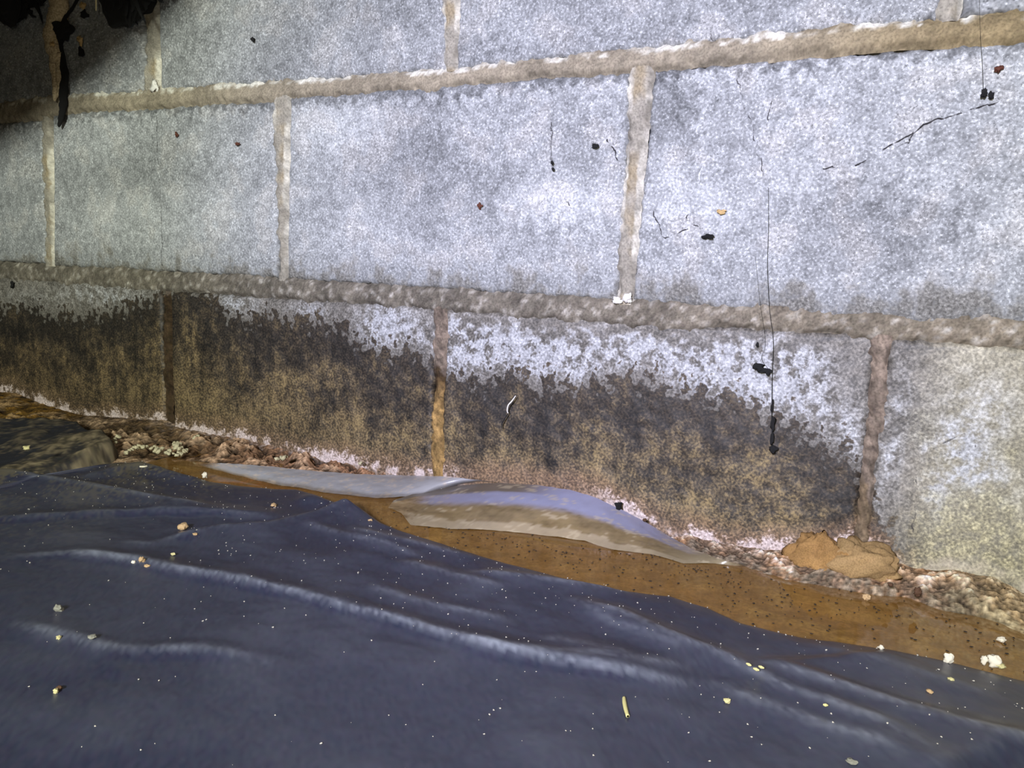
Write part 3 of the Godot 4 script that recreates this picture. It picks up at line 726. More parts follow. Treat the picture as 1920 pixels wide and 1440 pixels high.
func build_black_sheets():
	var xs := []
	var x := -1.35
	while x < 1.75:
		xs.append(x)
		x += 0.0028 if x > -0.24 and x < 0.80 else 0.02
	var ts := []
	var t := 0.0
	while t < 3.2:
		ts.append(t)
		t += 0.0018 if t < 0.012 else 0.0028 if t < 0.42 else 0.05
	along_edge = PackedFloat32Array()
	for v in xs: along_edge.append(along(sheet_edge, v))
	var nu := xs.size()
	var nv := ts.size()
	var h := PackedFloat32Array()
	var dust := PackedFloat32Array()
	h.resize(nu * nv)
	dust.resize(nu * nv)
	for f in [
		[[Vector2(0.0309, 0.34), Vector2(0.0451, 0.3332), Vector2(0.0637, 0.3175), Vector2(0.0805, 0.3041), Vector2(0.1315, 0.289), Vector2(0.1707, 0.2842), Vector2(0.2203, 0.2719), Vector2(0.27, 0.2675), Vector2(0.3105, 0.2671), Vector2(0.3496, 0.2627), Vector2(0.3897, 0.2635), Vector2(0.4232, 0.2643), Vector2(0.4574, 0.2561), Vector2(0.4903, 0.2481), Vector2(0.5166, 0.2425), Vector2(0.5411, 0.2321), Vector2(0.5739, 0.2216)], 0.0055, 0.018, 0.0075, 0.55],
		[[Vector2(0.3817, 0.263), Vector2(0.4083, 0.2634), Vector2(0.4275, 0.2589), Vector2(0.4536, 0.2473), Vector2(0.4827, 0.2352), Vector2(0.5091, 0.2261), Vector2(0.5318, 0.2165)], 0.0035, 0.020, 0.020, 0.35],
		[[Vector2(0.1422, 0.3872), Vector2(0.1953, 0.3814), Vector2(0.222, 0.3766), Vector2(0.2397, 0.3693), Vector2(0.2695, 0.3503), Vector2(0.2958, 0.3433), Vector2(0.3276, 0.3387)], 0.0030, 0.014, 0.008, 0.30],
		[[Vector2(0.4166, 0.17), Vector2(0.4384, 0.1741), Vector2(0.4664, 0.1771), Vector2(0.4983, 0.1873), Vector2(0.517, 0.1939), Vector2(0.5374, 0.1984), Vector2(0.5542, 0.2056), Vector2(0.5732, 0.216), Vector2(0.6011, 0.22), Vector2(0.6219, 0.224), Vector2(0.6414, 0.2313), Vector2(0.659, 0.2431)], 0.0060, 0.012, 0.020, 0.45],
		[[Vector2(0.5497, 0.1973), Vector2(0.5648, 0.1965), Vector2(0.5941, 0.1978), Vector2(0.6216, 0.1997), Vector2(0.6497, 0.2027), Vector2(0.6757, 0.2077), Vector2(0.6982, 0.2075), Vector2(0.7195, 0.2079)], 0.0060, 0.014, 0.020, 0.42],
		[[Vector2(0.5382, 0.232), Vector2(0.5733, 0.2382), Vector2(0.6025, 0.2422), Vector2(0.6246, 0.243), Vector2(0.6408, 0.2493)], 0.0030, 0.012, 0.018, 0.30],
		[[Vector2(0.3398, 0.1734), Vector2(0.3623, 0.1647), Vector2(0.3922, 0.1535), Vector2(0.4161, 0.1493), Vector2(0.4425, 0.1422), Vector2(0.4683, 0.1353)], 0.0030, 0.008, 0.012, 0.40],
		[[Vector2(0.2939, 0.2292), Vector2(0.3092, 0.2309), Vector2(0.3495, 0.2318), Vector2(0.3875, 0.2262), Vector2(0.4167, 0.222)], 0.0030, 0.012, 0.014, 0.30],
		[[Vector2(0.287, 0.181), Vector2(0.3165, 0.1813), Vector2(0.3633, 0.1829), Vector2(0.3878, 0.18)], 0.0026, 0.010, 0.012, 0.30],
		[[Vector2(0.2078, 0.148), Vector2(0.2418, 0.1482), Vector2(0.2919, 0.1438), Vector2(0.3418, 0.1442)], 0.0026, 0.008, 0.012, 0.32],
		[[Vector2(0.172, 0.1609), Vector2(0.22, 0.1627), Vector2(0.2619, 0.1607), Vector2(0.3064, 0.1659)], 0.0024, 0.010, 0.012, 0.26],
		[[Vector2(0.4297, 0.2335), Vector2(0.4495, 0.2291), Vector2(0.47, 0.2279), Vector2(0.4957, 0.2245)], 0.0024, 0.012, 0.012, 0.22],
		[[Vector2(0.4359, 0.1776), Vector2(0.4682, 0.1934), Vector2(0.4944, 0.1977), Vector2(0.5232, 0.2064)], 0.0020, 0.012, 0.012, 0.18],
		[[Vector2(-0.0535, 0.3032), Vector2(-0.0231, 0.2827), Vector2(-0.004, 0.2635), Vector2(0.0251, 0.2356), Vector2(0.0588, 0.2094), Vector2(0.0967, 0.1854), Vector2(0.1297, 0.1681), Vector2(0.159, 0.1599)], 0.0050, 0.022, 0.0055, 0.12],
		[[Vector2(0.1101, 0.2497), Vector2(0.1141, 0.233), Vector2(0.1253, 0.2108), Vector2(0.1545, 0.1805), Vector2(0.1646, 0.1529), Vector2(0.1734, 0.1211), Vector2(0.1786, 0.1012), Vector2(0.191, 0.0813)], 0.0060, 0.004, 0.030, 0.20],
		[[Vector2(0.0853, 0.2687), Vector2(0.1109, 0.26), Vector2(0.1154, 0.2392), Vector2(0.1329, 0.2176)], 0.0020, 0.006, 0.008, 0.16],
		[[Vector2(-0.199, 0.2277), Vector2(-0.1679, 0.2147), Vector2(-0.1047, 0.2059), Vector2(-0.0313, 0.1961), Vector2(0.0311, 0.1876), Vector2(0.0759, 0.1788), Vector2(0.1074, 0.1713)], 0.0080, 0.014, 0.026, 0.40],
		[[Vector2(-0.085, 0.2027), Vector2(-0.0874, 0.1569), Vector2(-0.0829, 0.1238), Vector2(-0.0523, 0.1219), Vector2(-0.0151, 0.1263), Vector2(0.0285, 0.1248)], 0.0060, 0.010, 0.016, 0.10],
		[[Vector2(0.118, 0.1022), Vector2(0.1636, 0.1096), Vector2(0.1844, 0.1046), Vector2(0.2111, 0.1078), Vector2(0.2567, 0.1231)], 0.0070, 0.008, 0.018, 0.05],
		[[Vector2(0.555, 0.192), Vector2(0.5807, 0.1778), Vector2(0.6035, 0.1619), Vector2(0.6208, 0.1441), Vector2(0.6357, 0.1212)], 0.0035, 0.0030, 0.028, 0.0],
		[[Vector2(0.6359, 0.2692), Vector2(0.6591, 0.2413), Vector2(0.6897, 0.2049), Vector2(0.7271, 0.1591)], 0.0060, 0.030, 0.006, 0.05],
		[[Vector2(0.578, 0.1503), Vector2(0.6209, 0.1542), Vector2(0.6548, 0.1542), Vector2(0.6957, 0.1608)], 0.0020, 0.020, 0.020, 0.12],
	]: fold(h, dust, xs, ts, f[0], f[1], f[2], f[3], f[4])
	for pass_ in 2:
		var soft := h.duplicate()
		for j in range(1, nv - 1):
			for i in range(1, nu - 1):
				var k := j * nu + i
				soft[k] = h[k] * 0.25 + (h[k - 1] + h[k + 1] + h[k - nu] + h[k + nu]) * 0.125 + (h[k - nu - 1] + h[k - nu + 1] + h[k + nu - 1] + h[k + nu + 1]) * 0.0625
		h = soft
	var pos := PackedVector3Array()
	var col := PackedColorArray()
	for j in nv:
		for i in nu:
			var px: float = xs[i]
			var pt: float = ts[j]
			var z := along_edge[i] + pt
			var n1 := noise_large.get_noise_2d(px * 500.0 + 77.0, z * 700.0)
			var n2 := noise_mid.get_noise_2d(px * 300.0 + 77.0, z * 700.0)
			var n3 := noise_fine.get_noise_2d(px * 1000.0, z * 1000.0)
			var k := j * nu + i
			var rim := 1.0 - exp(-pt / 0.006)
			var y := -0.4035 + 0.0055 * rim + h[k] * clampf(pt / 0.010, 0.25, 1.0) + 0.0013 * n1 * rim + 0.00025 * n2 * rim
			pos.append(Vector3(px, y, z + 0.002 * n2 * (1.0 - rim)))
			var d := 0.030 + 0.020 * maxf(n1 + 0.1, 0.0) + 0.008 * n3 + 0.26 * dust[k] * clampf(0.8 + 0.5 * n3 + 0.6 * n2, 0.15, 1.5)
			var dirt := clampf(1.0 - (px + 0.02) / 0.10, 0.0, 1.0) * clampf(1.0 - pt / 0.13, 0.0, 1.0)
			var c := Color(d * 0.92, d * 0.98, d * 1.1 + 0.020)
			c = c.lerp(Color(0.13, 0.105, 0.06), dirt * clampf(0.25 + 1.8 * n1 + 1.2 * n3, 0.0, 0.8))
			if n1 + n3 > 0.25 and px < 0.1: c = c.lerp(Color(0.10, 0.085, 0.06), 0.4 * clampf(1.0 - (px + 0.1) / 0.2, 0.0, 1.0))
			col.append(c)
	sheet_xs = xs
	sheet_ts = ts
	sheet_pos = pos
	var mat := plain(0.36, null, 1.0, 0.0, 0.6)
	var sheet := put("plastic_sheet", grid_mesh(pos, nu, nv, PackedVector2Array(), col, true), mat)
	tag(sheet, "large black plastic ground sheet with dusty folds and painted crest highlights covering the foreground", "plastic sheet")

	# an older sheet, caked with soil, that shows beyond its far edge on the left
	var far_edge = [Vector2(-0.3856, 0.2559), Vector2(-0.3665, 0.1632), Vector2(-0.347, 0.1148), Vector2(-0.3334, 0.0847), Vector2(-0.2988, 0.0728), Vector2(-0.2654, 0.0619), Vector2(-0.2286, 0.077), Vector2(-0.1806, 0.0875), Vector2(-0.1299, 0.1106)]
	var pos2 := PackedVector3Array()
	var col2 := PackedColorArray()
	nu = 220
	nv = 70
	var tear = [Vector2(-0.2267, 0.2778), Vector2(-0.2052, 0.224), Vector2(-0.21, 0.1909), Vector2(-0.2107, 0.1633), Vector2(-0.207, 0.1336), Vector2(-0.2189, 0.1075), Vector2(-0.2405, 0.0757), Vector2(-0.2449, 0.057)]
	var x_last: float = far_edge[-1].x
	for j in nv:
		for i in nu:
			var px := lerpf(-0.75, x_last - 0.001, float(i) / (nu - 1))
			var zf := along(far_edge, px)
			var zn := along(sheet_edge, px) + 0.05
			var f := float(nv - 1 - j) / (nv - 1)
			var z := lerpf(zf, maxf(zn, zf + 0.01), f)
			var n1 := noise_large.get_noise_2d(px * 900.0 + 50.0, z * 900.0)
			var n2 := noise_mid.get_noise_2d(px * 900.0 + 50.0, z * 900.0)
			var n3 := noise_fine.get_noise_2d(px * 900.0, z * 900.0)
			var step := z - along(tear, px)
			var y := lerpf(-0.384, -0.405, smoothstep(0.0, 0.85, f)) + 0.004 * n1 + 0.0012 * n2
			y += 0.015 * exp(-maxf(step, 0.0) / 0.03) * smoothstep(-0.0015, 0.0015, step) - 0.010 * exp(-absf(step + 0.007) / 0.006)
			y -= 0.014 * (1.0 - smoothstep(0.0, 0.05, f)) + 0.022 * smoothstep(x_last - 0.016, x_last, px)
			pos2.append(Vector3(px, y, z))
			var c := Color(0.012, 0.012, 0.016)
			var earthy := clampf(0.5 + 1.3 * n1 + 0.4 * n3 + 0.5 * n2, 0.0, 0.9)
			if step < 0.002: earthy = clampf(earthy - 0.35 - 0.5 * smoothstep(-0.25, -0.13, px), 0.0, 0.9)
			else: earthy = clampf(earthy + 0.2, 0.0, 0.95)
			c = c.lerp(Color(0.11, 0.085, 0.05) * clampf(1.0 + 1.2 * n2 + 0.5 * n3, 0.4, 1.8), earthy)
			col2.append(c)
	var old := put("plastic_sheet", grid_mesh(pos2, nu, nv, PackedVector2Array(), col2), plain(0.6, null))
	tag(old, "soil-caked torn black plastic sheet lapped under the far left of the big sheet", "plastic sheet")

# ---------------------------------------------------------------- water and clear film
func resample(pts: Array, f: float) -> Vector3:
	var k := f * (pts.size() - 1)
	var i := mini(int(k), pts.size() - 2)
	return (pts[i] as Vector3).lerp(pts[i + 1], k - i)

func film(near_edge: Array, far_edge: Array, bulge: float, paint: Callable, mat: Material) -> MeshInstance3D:
	var nu := 160
	var nv := 26
	var pos := PackedVector3Array()
	var col := PackedColorArray()
	for j in nv:
		for i in nu:
			var s := float(i) / (nu - 1)
			var t := float(j) / (nv - 1)
			var p := resample(near_edge, s).lerp(resample(far_edge, s), t)
			p += Vector3(0, 1, 0.4).normalized() * bulge * sin(PI * t) * sin(PI * s)
			p.y += 0.0006 * noise_mid.get_noise_2d(p.x * 500.0, p.z * 500.0)
			pos.append(p)
			col.append(paint.call(s, t, p))
	return put("plastic_film", grid_mesh(pos, nu, nv, PackedVector2Array(), col), mat)

func build_water_and_film():
	var w := StandardMaterial3D.new()
	w.transparency = BaseMaterial3D.TRANSPARENCY_ALPHA
	w.albedo_color = Color(0.58, 0.42, 0.19, 0.5)
	w.roughness = 0.06
	w.metallic_specular = 0.5
	var pos := PackedVector3Array()
	var nu := 120
	var nv := 24
	for j in nv:
		for i in nu:
			var x := lerpf(-0.10, 1.2, float(i) / (nu - 1))
			var z0 := along(sheet_edge, x) + 0.03
			var z := lerpf(z0, 0.003, float(j) / (nv - 1))
			pos.append(Vector3(x, WATER_Y, z))
	var water := put("water_strip", grid_mesh(pos, nu, nv), w)
	tag(water, "shallow brown standing water between the black sheet and the block wall", "water", "", "thing")

	var milky := StandardMaterial3D.new()
	milky.transparency = BaseMaterial3D.TRANSPARENCY_ALPHA
	milky.vertex_color_use_as_albedo = true
	milky.roughness = 0.28
	milky.metallic_specular = 0.6
	milky.albedo_color = Color(1, 1, 1, 0.92)
	milky.cull_mode = BaseMaterial3D.CULL_DISABLED
	var upper_paint := func(s: float, t: float, p: Vector3) -> Color:
		var n := noise_mid.get_noise_2d(p.x * 800.0, p.z * 800.0) + 0.6 * noise_fine.get_noise_2d(p.x * 800.0, p.z * 800.0)
		var c := lin(0.60, 0.595, 0.60).lerp(lin(0.50, 0.44, 0.34), clampf(0.9 - t * 2.2 - s * 0.9 + 0.25 * n, 0.0, 0.9))
		if n > 0.45: c = c.lerp(lin(0.75, 0.68, 0.6), 0.5)
		c.a = clampf(0.35 + s * 4.0, 0.0, 1.0) * clampf(0.3 + t * 4.0, 0.6, 1.0)
		return c
	var upper := film([Vector3(-0.0415, -0.3995, 0.0827), Vector3(-0.0163, -0.3995, 0.0851), Vector3(0.0477, -0.3995, 0.0877), Vector3(0.0765, -0.3995, 0.0876), Vector3(0.0997, -0.3995, 0.0822), Vector3(0.1259, -0.3995, 0.0809), Vector3(0.1482, -0.3995, 0.0758), Vector3(0.1744, -0.3995, 0.0678), Vector3(0.189, -0.3995, 0.0617), Vector3(0.203, -0.3995, 0.0459), Vector3(0.2121, -0.3995, 0.0314), Vector3(0.222, -0.3995, 0.0074), Vector3(0.237, -0.3995, -0.0208), Vector3(0.2564, -0.3995, -0.046)], [Vector3(-0.0235, -0.392, 0.0925), Vector3(-0.0046, -0.392, 0.0813), Vector3(0.0263, -0.392, 0.0666), Vector3(0.0729, -0.392, 0.0531), Vector3(0.1173, -0.392, 0.0384), Vector3(0.1475, -0.392, 0.024), Vector3(0.1754, -0.392, 0.0065), Vector3(0.2143, -0.3866, 0.006), Vector3(0.2395, -0.3839, 0.006), Vector3(0.2639, -0.3819, 0.006), Vector3(0.2842, -0.3811, 0.006)], 0.0015, upper_paint, milky)
	tag(upper, "milky clear plastic strip lying in the water, the upper left piece", "plastic film")
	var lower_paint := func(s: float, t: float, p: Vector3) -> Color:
		var n := noise_mid.get_noise_2d(p.x * 300.0, p.z * 900.0) + 0.4 * noise_fine.get_noise_2d(p.x * 500.0, p.z * 800.0)
		var silt := 1.0 - smoothstep(-0.06, 0.10, t - 0.44 - 0.10 * s + 0.035 * n)
		var c := lin(0.55, 0.55, 0.64).lerp(lin(0.50, 0.43, 0.31) * (1.0 + 0.25 * n), silt)
		if t < 0.16 + 0.05 * n: c = c.lerp(lin(0.66, 0.60, 0.50), 0.6)
		if s < 0.17: c = c.lerp(lin(0.56, 0.47, 0.34) * (1.0 + 0.4 * n), 1.0 - smoothstep(0.06, 0.17, s + 0.03 * n))
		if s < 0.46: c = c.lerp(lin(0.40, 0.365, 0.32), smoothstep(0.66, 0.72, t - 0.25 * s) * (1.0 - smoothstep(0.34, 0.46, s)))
		if s > 0.72: c = c.lerp(lin(0.52, 0.47, 0.37), smoothstep(0.72, 0.9, s))
		if n > 0.5: c = c.lerp(lin(0.72, 0.66, 0.55), 0.5)
		return c
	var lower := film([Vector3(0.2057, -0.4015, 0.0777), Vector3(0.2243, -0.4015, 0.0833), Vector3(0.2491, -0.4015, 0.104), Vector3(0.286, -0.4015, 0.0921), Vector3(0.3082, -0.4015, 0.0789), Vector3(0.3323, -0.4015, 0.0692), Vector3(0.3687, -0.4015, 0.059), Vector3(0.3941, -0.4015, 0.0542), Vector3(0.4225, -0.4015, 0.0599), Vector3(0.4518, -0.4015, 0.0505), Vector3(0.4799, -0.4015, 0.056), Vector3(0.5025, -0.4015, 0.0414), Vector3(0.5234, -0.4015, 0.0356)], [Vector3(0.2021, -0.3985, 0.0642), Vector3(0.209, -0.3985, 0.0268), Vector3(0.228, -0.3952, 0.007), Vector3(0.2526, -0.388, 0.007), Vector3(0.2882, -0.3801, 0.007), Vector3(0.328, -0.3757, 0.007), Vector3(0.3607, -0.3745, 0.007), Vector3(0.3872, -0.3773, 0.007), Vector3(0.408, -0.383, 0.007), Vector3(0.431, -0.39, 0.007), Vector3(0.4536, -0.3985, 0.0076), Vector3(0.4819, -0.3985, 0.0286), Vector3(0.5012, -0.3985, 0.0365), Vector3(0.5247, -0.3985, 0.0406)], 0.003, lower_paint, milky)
	tag(lower, "lower silted plastic strip with a bluish bare upper half against the wall", "plastic film")

	# dark specks that float on the water
	var mm := MultiMesh.new()
	mm.transform_format = MultiMesh.TRANSFORM_3D
	mm.mesh = lump(Vector3(0.0022, 0.0011, 0.0016), 5, 0.5, 4, 6)
	var rng := RandomNumberGenerator.new()
	rng.seed = 77
	var places := []
	for c in [Vector3(0.4196, -0.4015, 0.1025), Vector3(0.508, -0.4015, 0.0879), Vector3(0.5468, -0.4015, 0.1145), Vector3(0.5706, -0.4015, 0.0719), Vector3(0.4487, -0.4015, 0.0552), Vector3(0.4885, -0.4015, 0.0556), Vector3(0.6403, -0.4015, 0.0675), Vector3(0.3528, -0.4015, 0.0901), Vector3(0.6954, -0.4015, 0.0685), Vector3(0.303, -0.4015, 0.0934)]:
		for k in 26: places.append(c + Vector3(rng.randfn(0.0, 0.028), 0.0, rng.randfn(0.0, 0.010)))
	for k in 160:
		var x := rng.randf_range(0.2, 0.75)
		places.append(Vector3(x, -0.4015, along(sheet_edge, x) - rng.randf_range(0.002, 0.09)))
	var kept := []
	for q in places:
		if q.z < along(sheet_edge, q.x) - 0.001 and q.z > 0.012: kept.append(q)
	mm.instance_count = kept.size()
	for k in kept.size():
		var s := rng.randf_range(0.35, 1.15)
		mm.set_instance_transform(k, Transform3D(Basis(Vector3.UP, rng.randf() * TAU).scaled(Vector3(s, 0.6, s)), kept[k]))
	var o := MultiMeshInstance3D.new()
	o.name = "floating_specks"
	o.multimesh = mm
	o.material_override = solid(0.14, 0.10, 0.06)
	add_child(o)
	tag(o, "scatter of tiny dark brown specks floating on the muddy water", "debris", "", "stuff")

# ---------------------------------------------------------------- things hanging on or before the wall
func ragged(size: Vector3, seed_: int, hairs: int) -> ArrayMesh:
	var st := SurfaceTool.new()
	st.append_from(lump(size, seed_, 0.55, 30, 40, 0.55), 0, Transform3D())
	var rng := RandomNumberGenerator.new()
	rng.seed = seed_
	for k in hairs:
		var th := rng.randf_range(PI * 0.95, TAU * 1.02)
		var a := Vector3(cos(th) * size.x * 0.42, sin(th) * size.y * 0.40, rng.randf_range(-0.25, 0.3) * size.z)
		var out := Vector3(cos(th), sin(th), 0.0)
		var l := rng.randf_range(0.006, 0.020)
		var b := a + out * l * 0.7 + Vector3(rng.randfn(0, 0.004), rng.randfn(0, 0.003), 0)
		st.append_from(tube([a, b, b + out * l * 0.4 + Vector3(rng.randfn(0, 0.004), rng.randfn(0, 0.003), 0)], [0.0035, 0.0018, 0.0004], 5, 1.0, 0.3, k, 3), 0, Transform3D())
	return st.commit()

func thread(called: String, pts: Array, r: float, clumps: Array, label: String, mat: Material):
	var o := root(called)
	tag(o, label, "cobweb")
	var rr := []
	for k in pts.size(): rr.append(r * lerpf(0.5, 1.3, float(k) / (pts.size() - 1)))
	put("strand", tube(pts, rr, 5, 1.0, 0.5, int(r * 1e6), 5), mat, o)
	for k in clumps.size():
		var m := put("clump", lump(clumps[k][1], k * 3 + int(pts[0].x * 100.0), 0.5, 8, 10), mat, o)
		m.position = clumps[k][0]

func build_hangings():
	var sooty := solid(0.055, 0.05, 0.045, 0.95)
	var black := solid(0.045, 0.038, 0.03, 1.0)
	# insulation that hangs from the subfloor; the lower tufts come into the picture
	var batt := plain(1.0)
	var tufts := [["black ragged insulation tuft at the very top left corner", Vector3(-0.4161, 0.1529, 0.024), Vector3(0.100, 0.085, 0.045), 4, 26], ["black ragged insulation tuft hanging right of the tan mud tube", Vector3(-0.195, 0.1358, 0.024), Vector3(0.082, 0.082, 0.045), 9, 34]]
	for e in tufts:
		var o := root("insulation_tuft", e[1])
		tag(o, e[0], "insulation", "insulation tufts above the wall")
		put("fibre_mass", ragged(e[2], e[3], e[4]), black, o)
		put("stem", tube([Vector3(0, 0.0, 0), Vector3(0.01, 0.06, 0.01), Vector3(0.0, 0.26, 0.02), Vector3(0.0, 0.45, 0.02)], [0.030, 0.028, 0.024, 0.024], 9, 1.0, 0.4, e[3]), black, o)
	var hung := root("shade_batt", Vector3(-0.22, 0.185, 0.34))  # unseen batt, added to throw shade on the top left of the wall
	tag(hung, "added unseen yellow batt that blocks the torch from the upper left of the wall", "insulation")
	var mass := put("fibre_mass", lump(Vector3(1.0, 0.26, 0.10), 2, 0.14, 24, 40, 0.4, lin(0.72, 0.62, 0.30)), plain(1.0), hung)
	mass.rotation.z = 0.42
	put("stem", tube([Vector3(0, 0.05, 0), Vector3(0, 0.2, 0), Vector3(0, 0.45, 0)], [0.06, 0.05, 0.05], 9, 1.0, 0.3, 4), plain(1.0), hung)

	var mud := plain(0.95, grit_texture, 9.0, 0.12, 0.2)
	var tube_o := root("mud_tube")
	tag(tube_o, "tan crumbly mud tube running down the blocks at the top left", "mud tube")
	var clay := solid(0.80, 0.72, 0.58, 0.95)
	clay.detail_enabled = true
	clay.detail_albedo = grit_texture
	clay.detail_blend_mode = BaseMaterial3D.BLEND_MODE_MUL
	clay.detail_uv_layer = BaseMaterial3D.DETAIL_UV_2
	clay.uv2_triplanar = true
	clay.uv2_scale = Vector3.ONE * 9.0
	put("trunk", tube([Vector3(-0.3553, 0.1841, 0.008), Vector3(-0.3562, 0.1475, 0.008), Vector3(-0.3599, 0.1293, 0.008), Vector3(-0.3579, 0.1154, 0.008), Vector3(-0.3699, 0.1003, 0.008), Vector3(-0.3752, 0.0894, 0.008), Vector3(-0.3742, 0.0753, 0.008), Vector3(-0.3688, 0.0621, 0.008), Vector3(-0.3684, 0.0544, 0.008)], [0.014, 0.013, 0.014, 0.0145, 0.0115, 0.0115, 0.0115, 0.0105, 0.008], 12, 0.65, 0.35, 1), clay, tube_o)
	put("branch", tube([Vector3(-0.3716, 0.0674, 0.008), Vector3(-0.3741, 0.0516, 0.008), Vector3(-0.3722, 0.0353, 0.008), Vector3(-0.3734, 0.0212, 0.008), Vector3(-0.3755, 0.0096, 0.008)], [0.0070, 0.0060, 0.0050, 0.0045, 0.002], 9, 0.7, 0.35, 2), clay, tube_o)
	put("branch", tube([Vector3(-0.363, 0.0667, 0.008), Vector3(-0.3622, 0.0507, 0.008), Vector3(-0.3657, 0.0349, 0.008), Vector3(-0.3633, 0.0245, 0.008), Vector3(-0.3718, 0.0146, 0.008)], [0.0065, 0.0055, 0.0045, 0.0036, 0.002], 9, 0.7, 0.35, 3), clay, tube_o)
	var rootlet := root("dark_root")
	tag(rootlet, "thin black tapering root hanging down just right of the tan mud tube", "root")
	put("root_body", tube([Vector3(-0.3175, 0.1312, 0.007), Vector3(-0.3308, 0.1191, 0.007), Vector3(-0.3418, 0.1116, 0.007), Vector3(-0.3529, 0.1052, 0.007), Vector3(-0.3594, 0.0908, 0.007), Vector3(-0.3594, 0.0781, 0.007), Vector3(-0.3574, 0.0634, 0.007), Vector3(-0.3554, 0.0486, 0.007), Vector3(-0.3544, 0.0344, 0.007), Vector3(-0.3589, 0.0186, 0.007), Vector3(-0.3613, 0.0025, 0.007), Vector3(-0.3668, -0.0116, 0.007), Vector3(-0.3721, -0.0219, 0.007)], [0.002, 0.002, 0.0022, 0.004, 0.006, 0.003, 0.003, 0.0052, 0.0058, 0.0050, 0.0055, 0.0042, 0.0012], 8, 0.8, 0.5, 6), black, rootlet)
	put("knot", lump(Vector3(0.026, 0.021, 0.014), 12, 0.45, 14, 18), black, rootlet).position = Vector3(-0.346, 0.0925, 0.01)

	thread("cobweb_thread", [Vector3(0.5098, -0.1005, 0.0032), Vector3(0.5129, -0.1292, 0.0032), Vector3(0.5153, -0.1625, 0.0032), Vector3(0.5202, -0.1962, 0.0032), Vector3(0.5255, -0.2215, 0.0032), Vector3(0.5272, -0.2473, 0.0032), Vector3(0.5301, -0.2822, 0.0032), Vector3(0.5337, -0.3107, 0.0032)], 0.00022, [[Vector3(0.5316, -0.2886, 0.0036), Vector3(0.0034, 0.012, 0.003)], [Vector3(0.5324, -0.3005, 0.0036), Vector3(0.003, 0.010, 0.003)], [Vector3(0.5337, -0.3092, 0.004), Vector3(0.006, 0.006, 0.004)], [Vector3(0.5298, -0.2742, 0.0036), Vector3(0.0020, 0.012, 0.002)]], "long sooty cobweb thread with black clumps hanging over the white salt bloom", sooty)
	thread("cobweb_thread", [Vector3(0.5051, -0.1545, 0.003), Vector3(0.5116, -0.1882, 0.003), Vector3(0.5193, -0.222, 0.003), Vector3(0.5178, -0.2361, 0.003), Vector3(0.5254, -0.2458, 0.003)], 0.00014, [[Vector3(0.5156, -0.2433, 0.0036), Vector3(0.008, 0.006, 0.004)], [Vector3(0.52, -0.2454, 0.0036), Vector3(0.009, 0.004, 0.004)], [Vector3(0.5238, -0.2464, 0.0036), Vector3(0.005, 0.005, 0.004)], [Vector3(0.5135, -0.2251, 0.0036), Vector3(0.0020, 0.004, 0.002)]], "shorter cobweb thread ending in a twisted black clump left of the long one", sooty)
	thread("cobweb_thread", [Vector3(0.635, 0.0373, 0.003), Vector3(0.64, 0.0025, 0.003), Vector3(0.6439, -0.0187, 0.003), Vector3(0.6468, -0.0372, 0.003)], 0.00014, [[Vector3(0.6472, -0.0383, 0.0034), Vector3(0.0042, 0.0048, 0.004)]], "fine cobweb thread with a black bead high on the right block", sooty)
	thread("cobweb_thread", [Vector3(0.3209, -0.0329, 0.0026), Vector3(0.3205, -0.0534, 0.0026), Vector3(0.3209, -0.0694, 0.0026), Vector3(0.3233, -0.0837, 0.0026)], 0.00014, [[Vector3(0.3227, -0.0787, 0.003), Vector3(0.0022, 0.003, 0.002)], [Vector3(0.324, -0.0843, 0.003), Vector3(0.0026, 0.003, 0.002)]], "short cobweb thread with two tiny black beads on the middle block", sooty)
	var pale := solid(0.86, 0.84, 0.80)
	var fib := root("root_fibre")
	tag(fib, "white curled root fibre with its cast shadow built as a dark lower end on the brown stained block", "root fibre")
	put("fibre", tube([Vector3(0.2989, -0.2929, 0.006), Vector3(0.2952, -0.2985, 0.006), Vector3(0.2915, -0.3031, 0.006), Vector3(0.2906, -0.3084, 0.006), Vector3(0.2918, -0.3109, 0.006)], [0.0004, 0.0007, 0.0007, 0.0006, 0.0004], 6), pale, fib)
	put("shadow_end", tube([Vector3(0.2913, -0.3111, 0.005), Vector3(0.2876, -0.3173, 0.005), Vector3(0.285, -0.323, 0.005), Vector3(0.2858, -0.3281, 0.005)], [0.0004, 0.0006, 0.0006, 0.0003], 6), sooty, fib)  # dark tube stands for the shadow that the fibre casts
	# specks, each alone on the wall
	var rust := solid(0.33, 0.17, 0.10)
	var tan_m := solid(0.72, 0.60, 0.40)
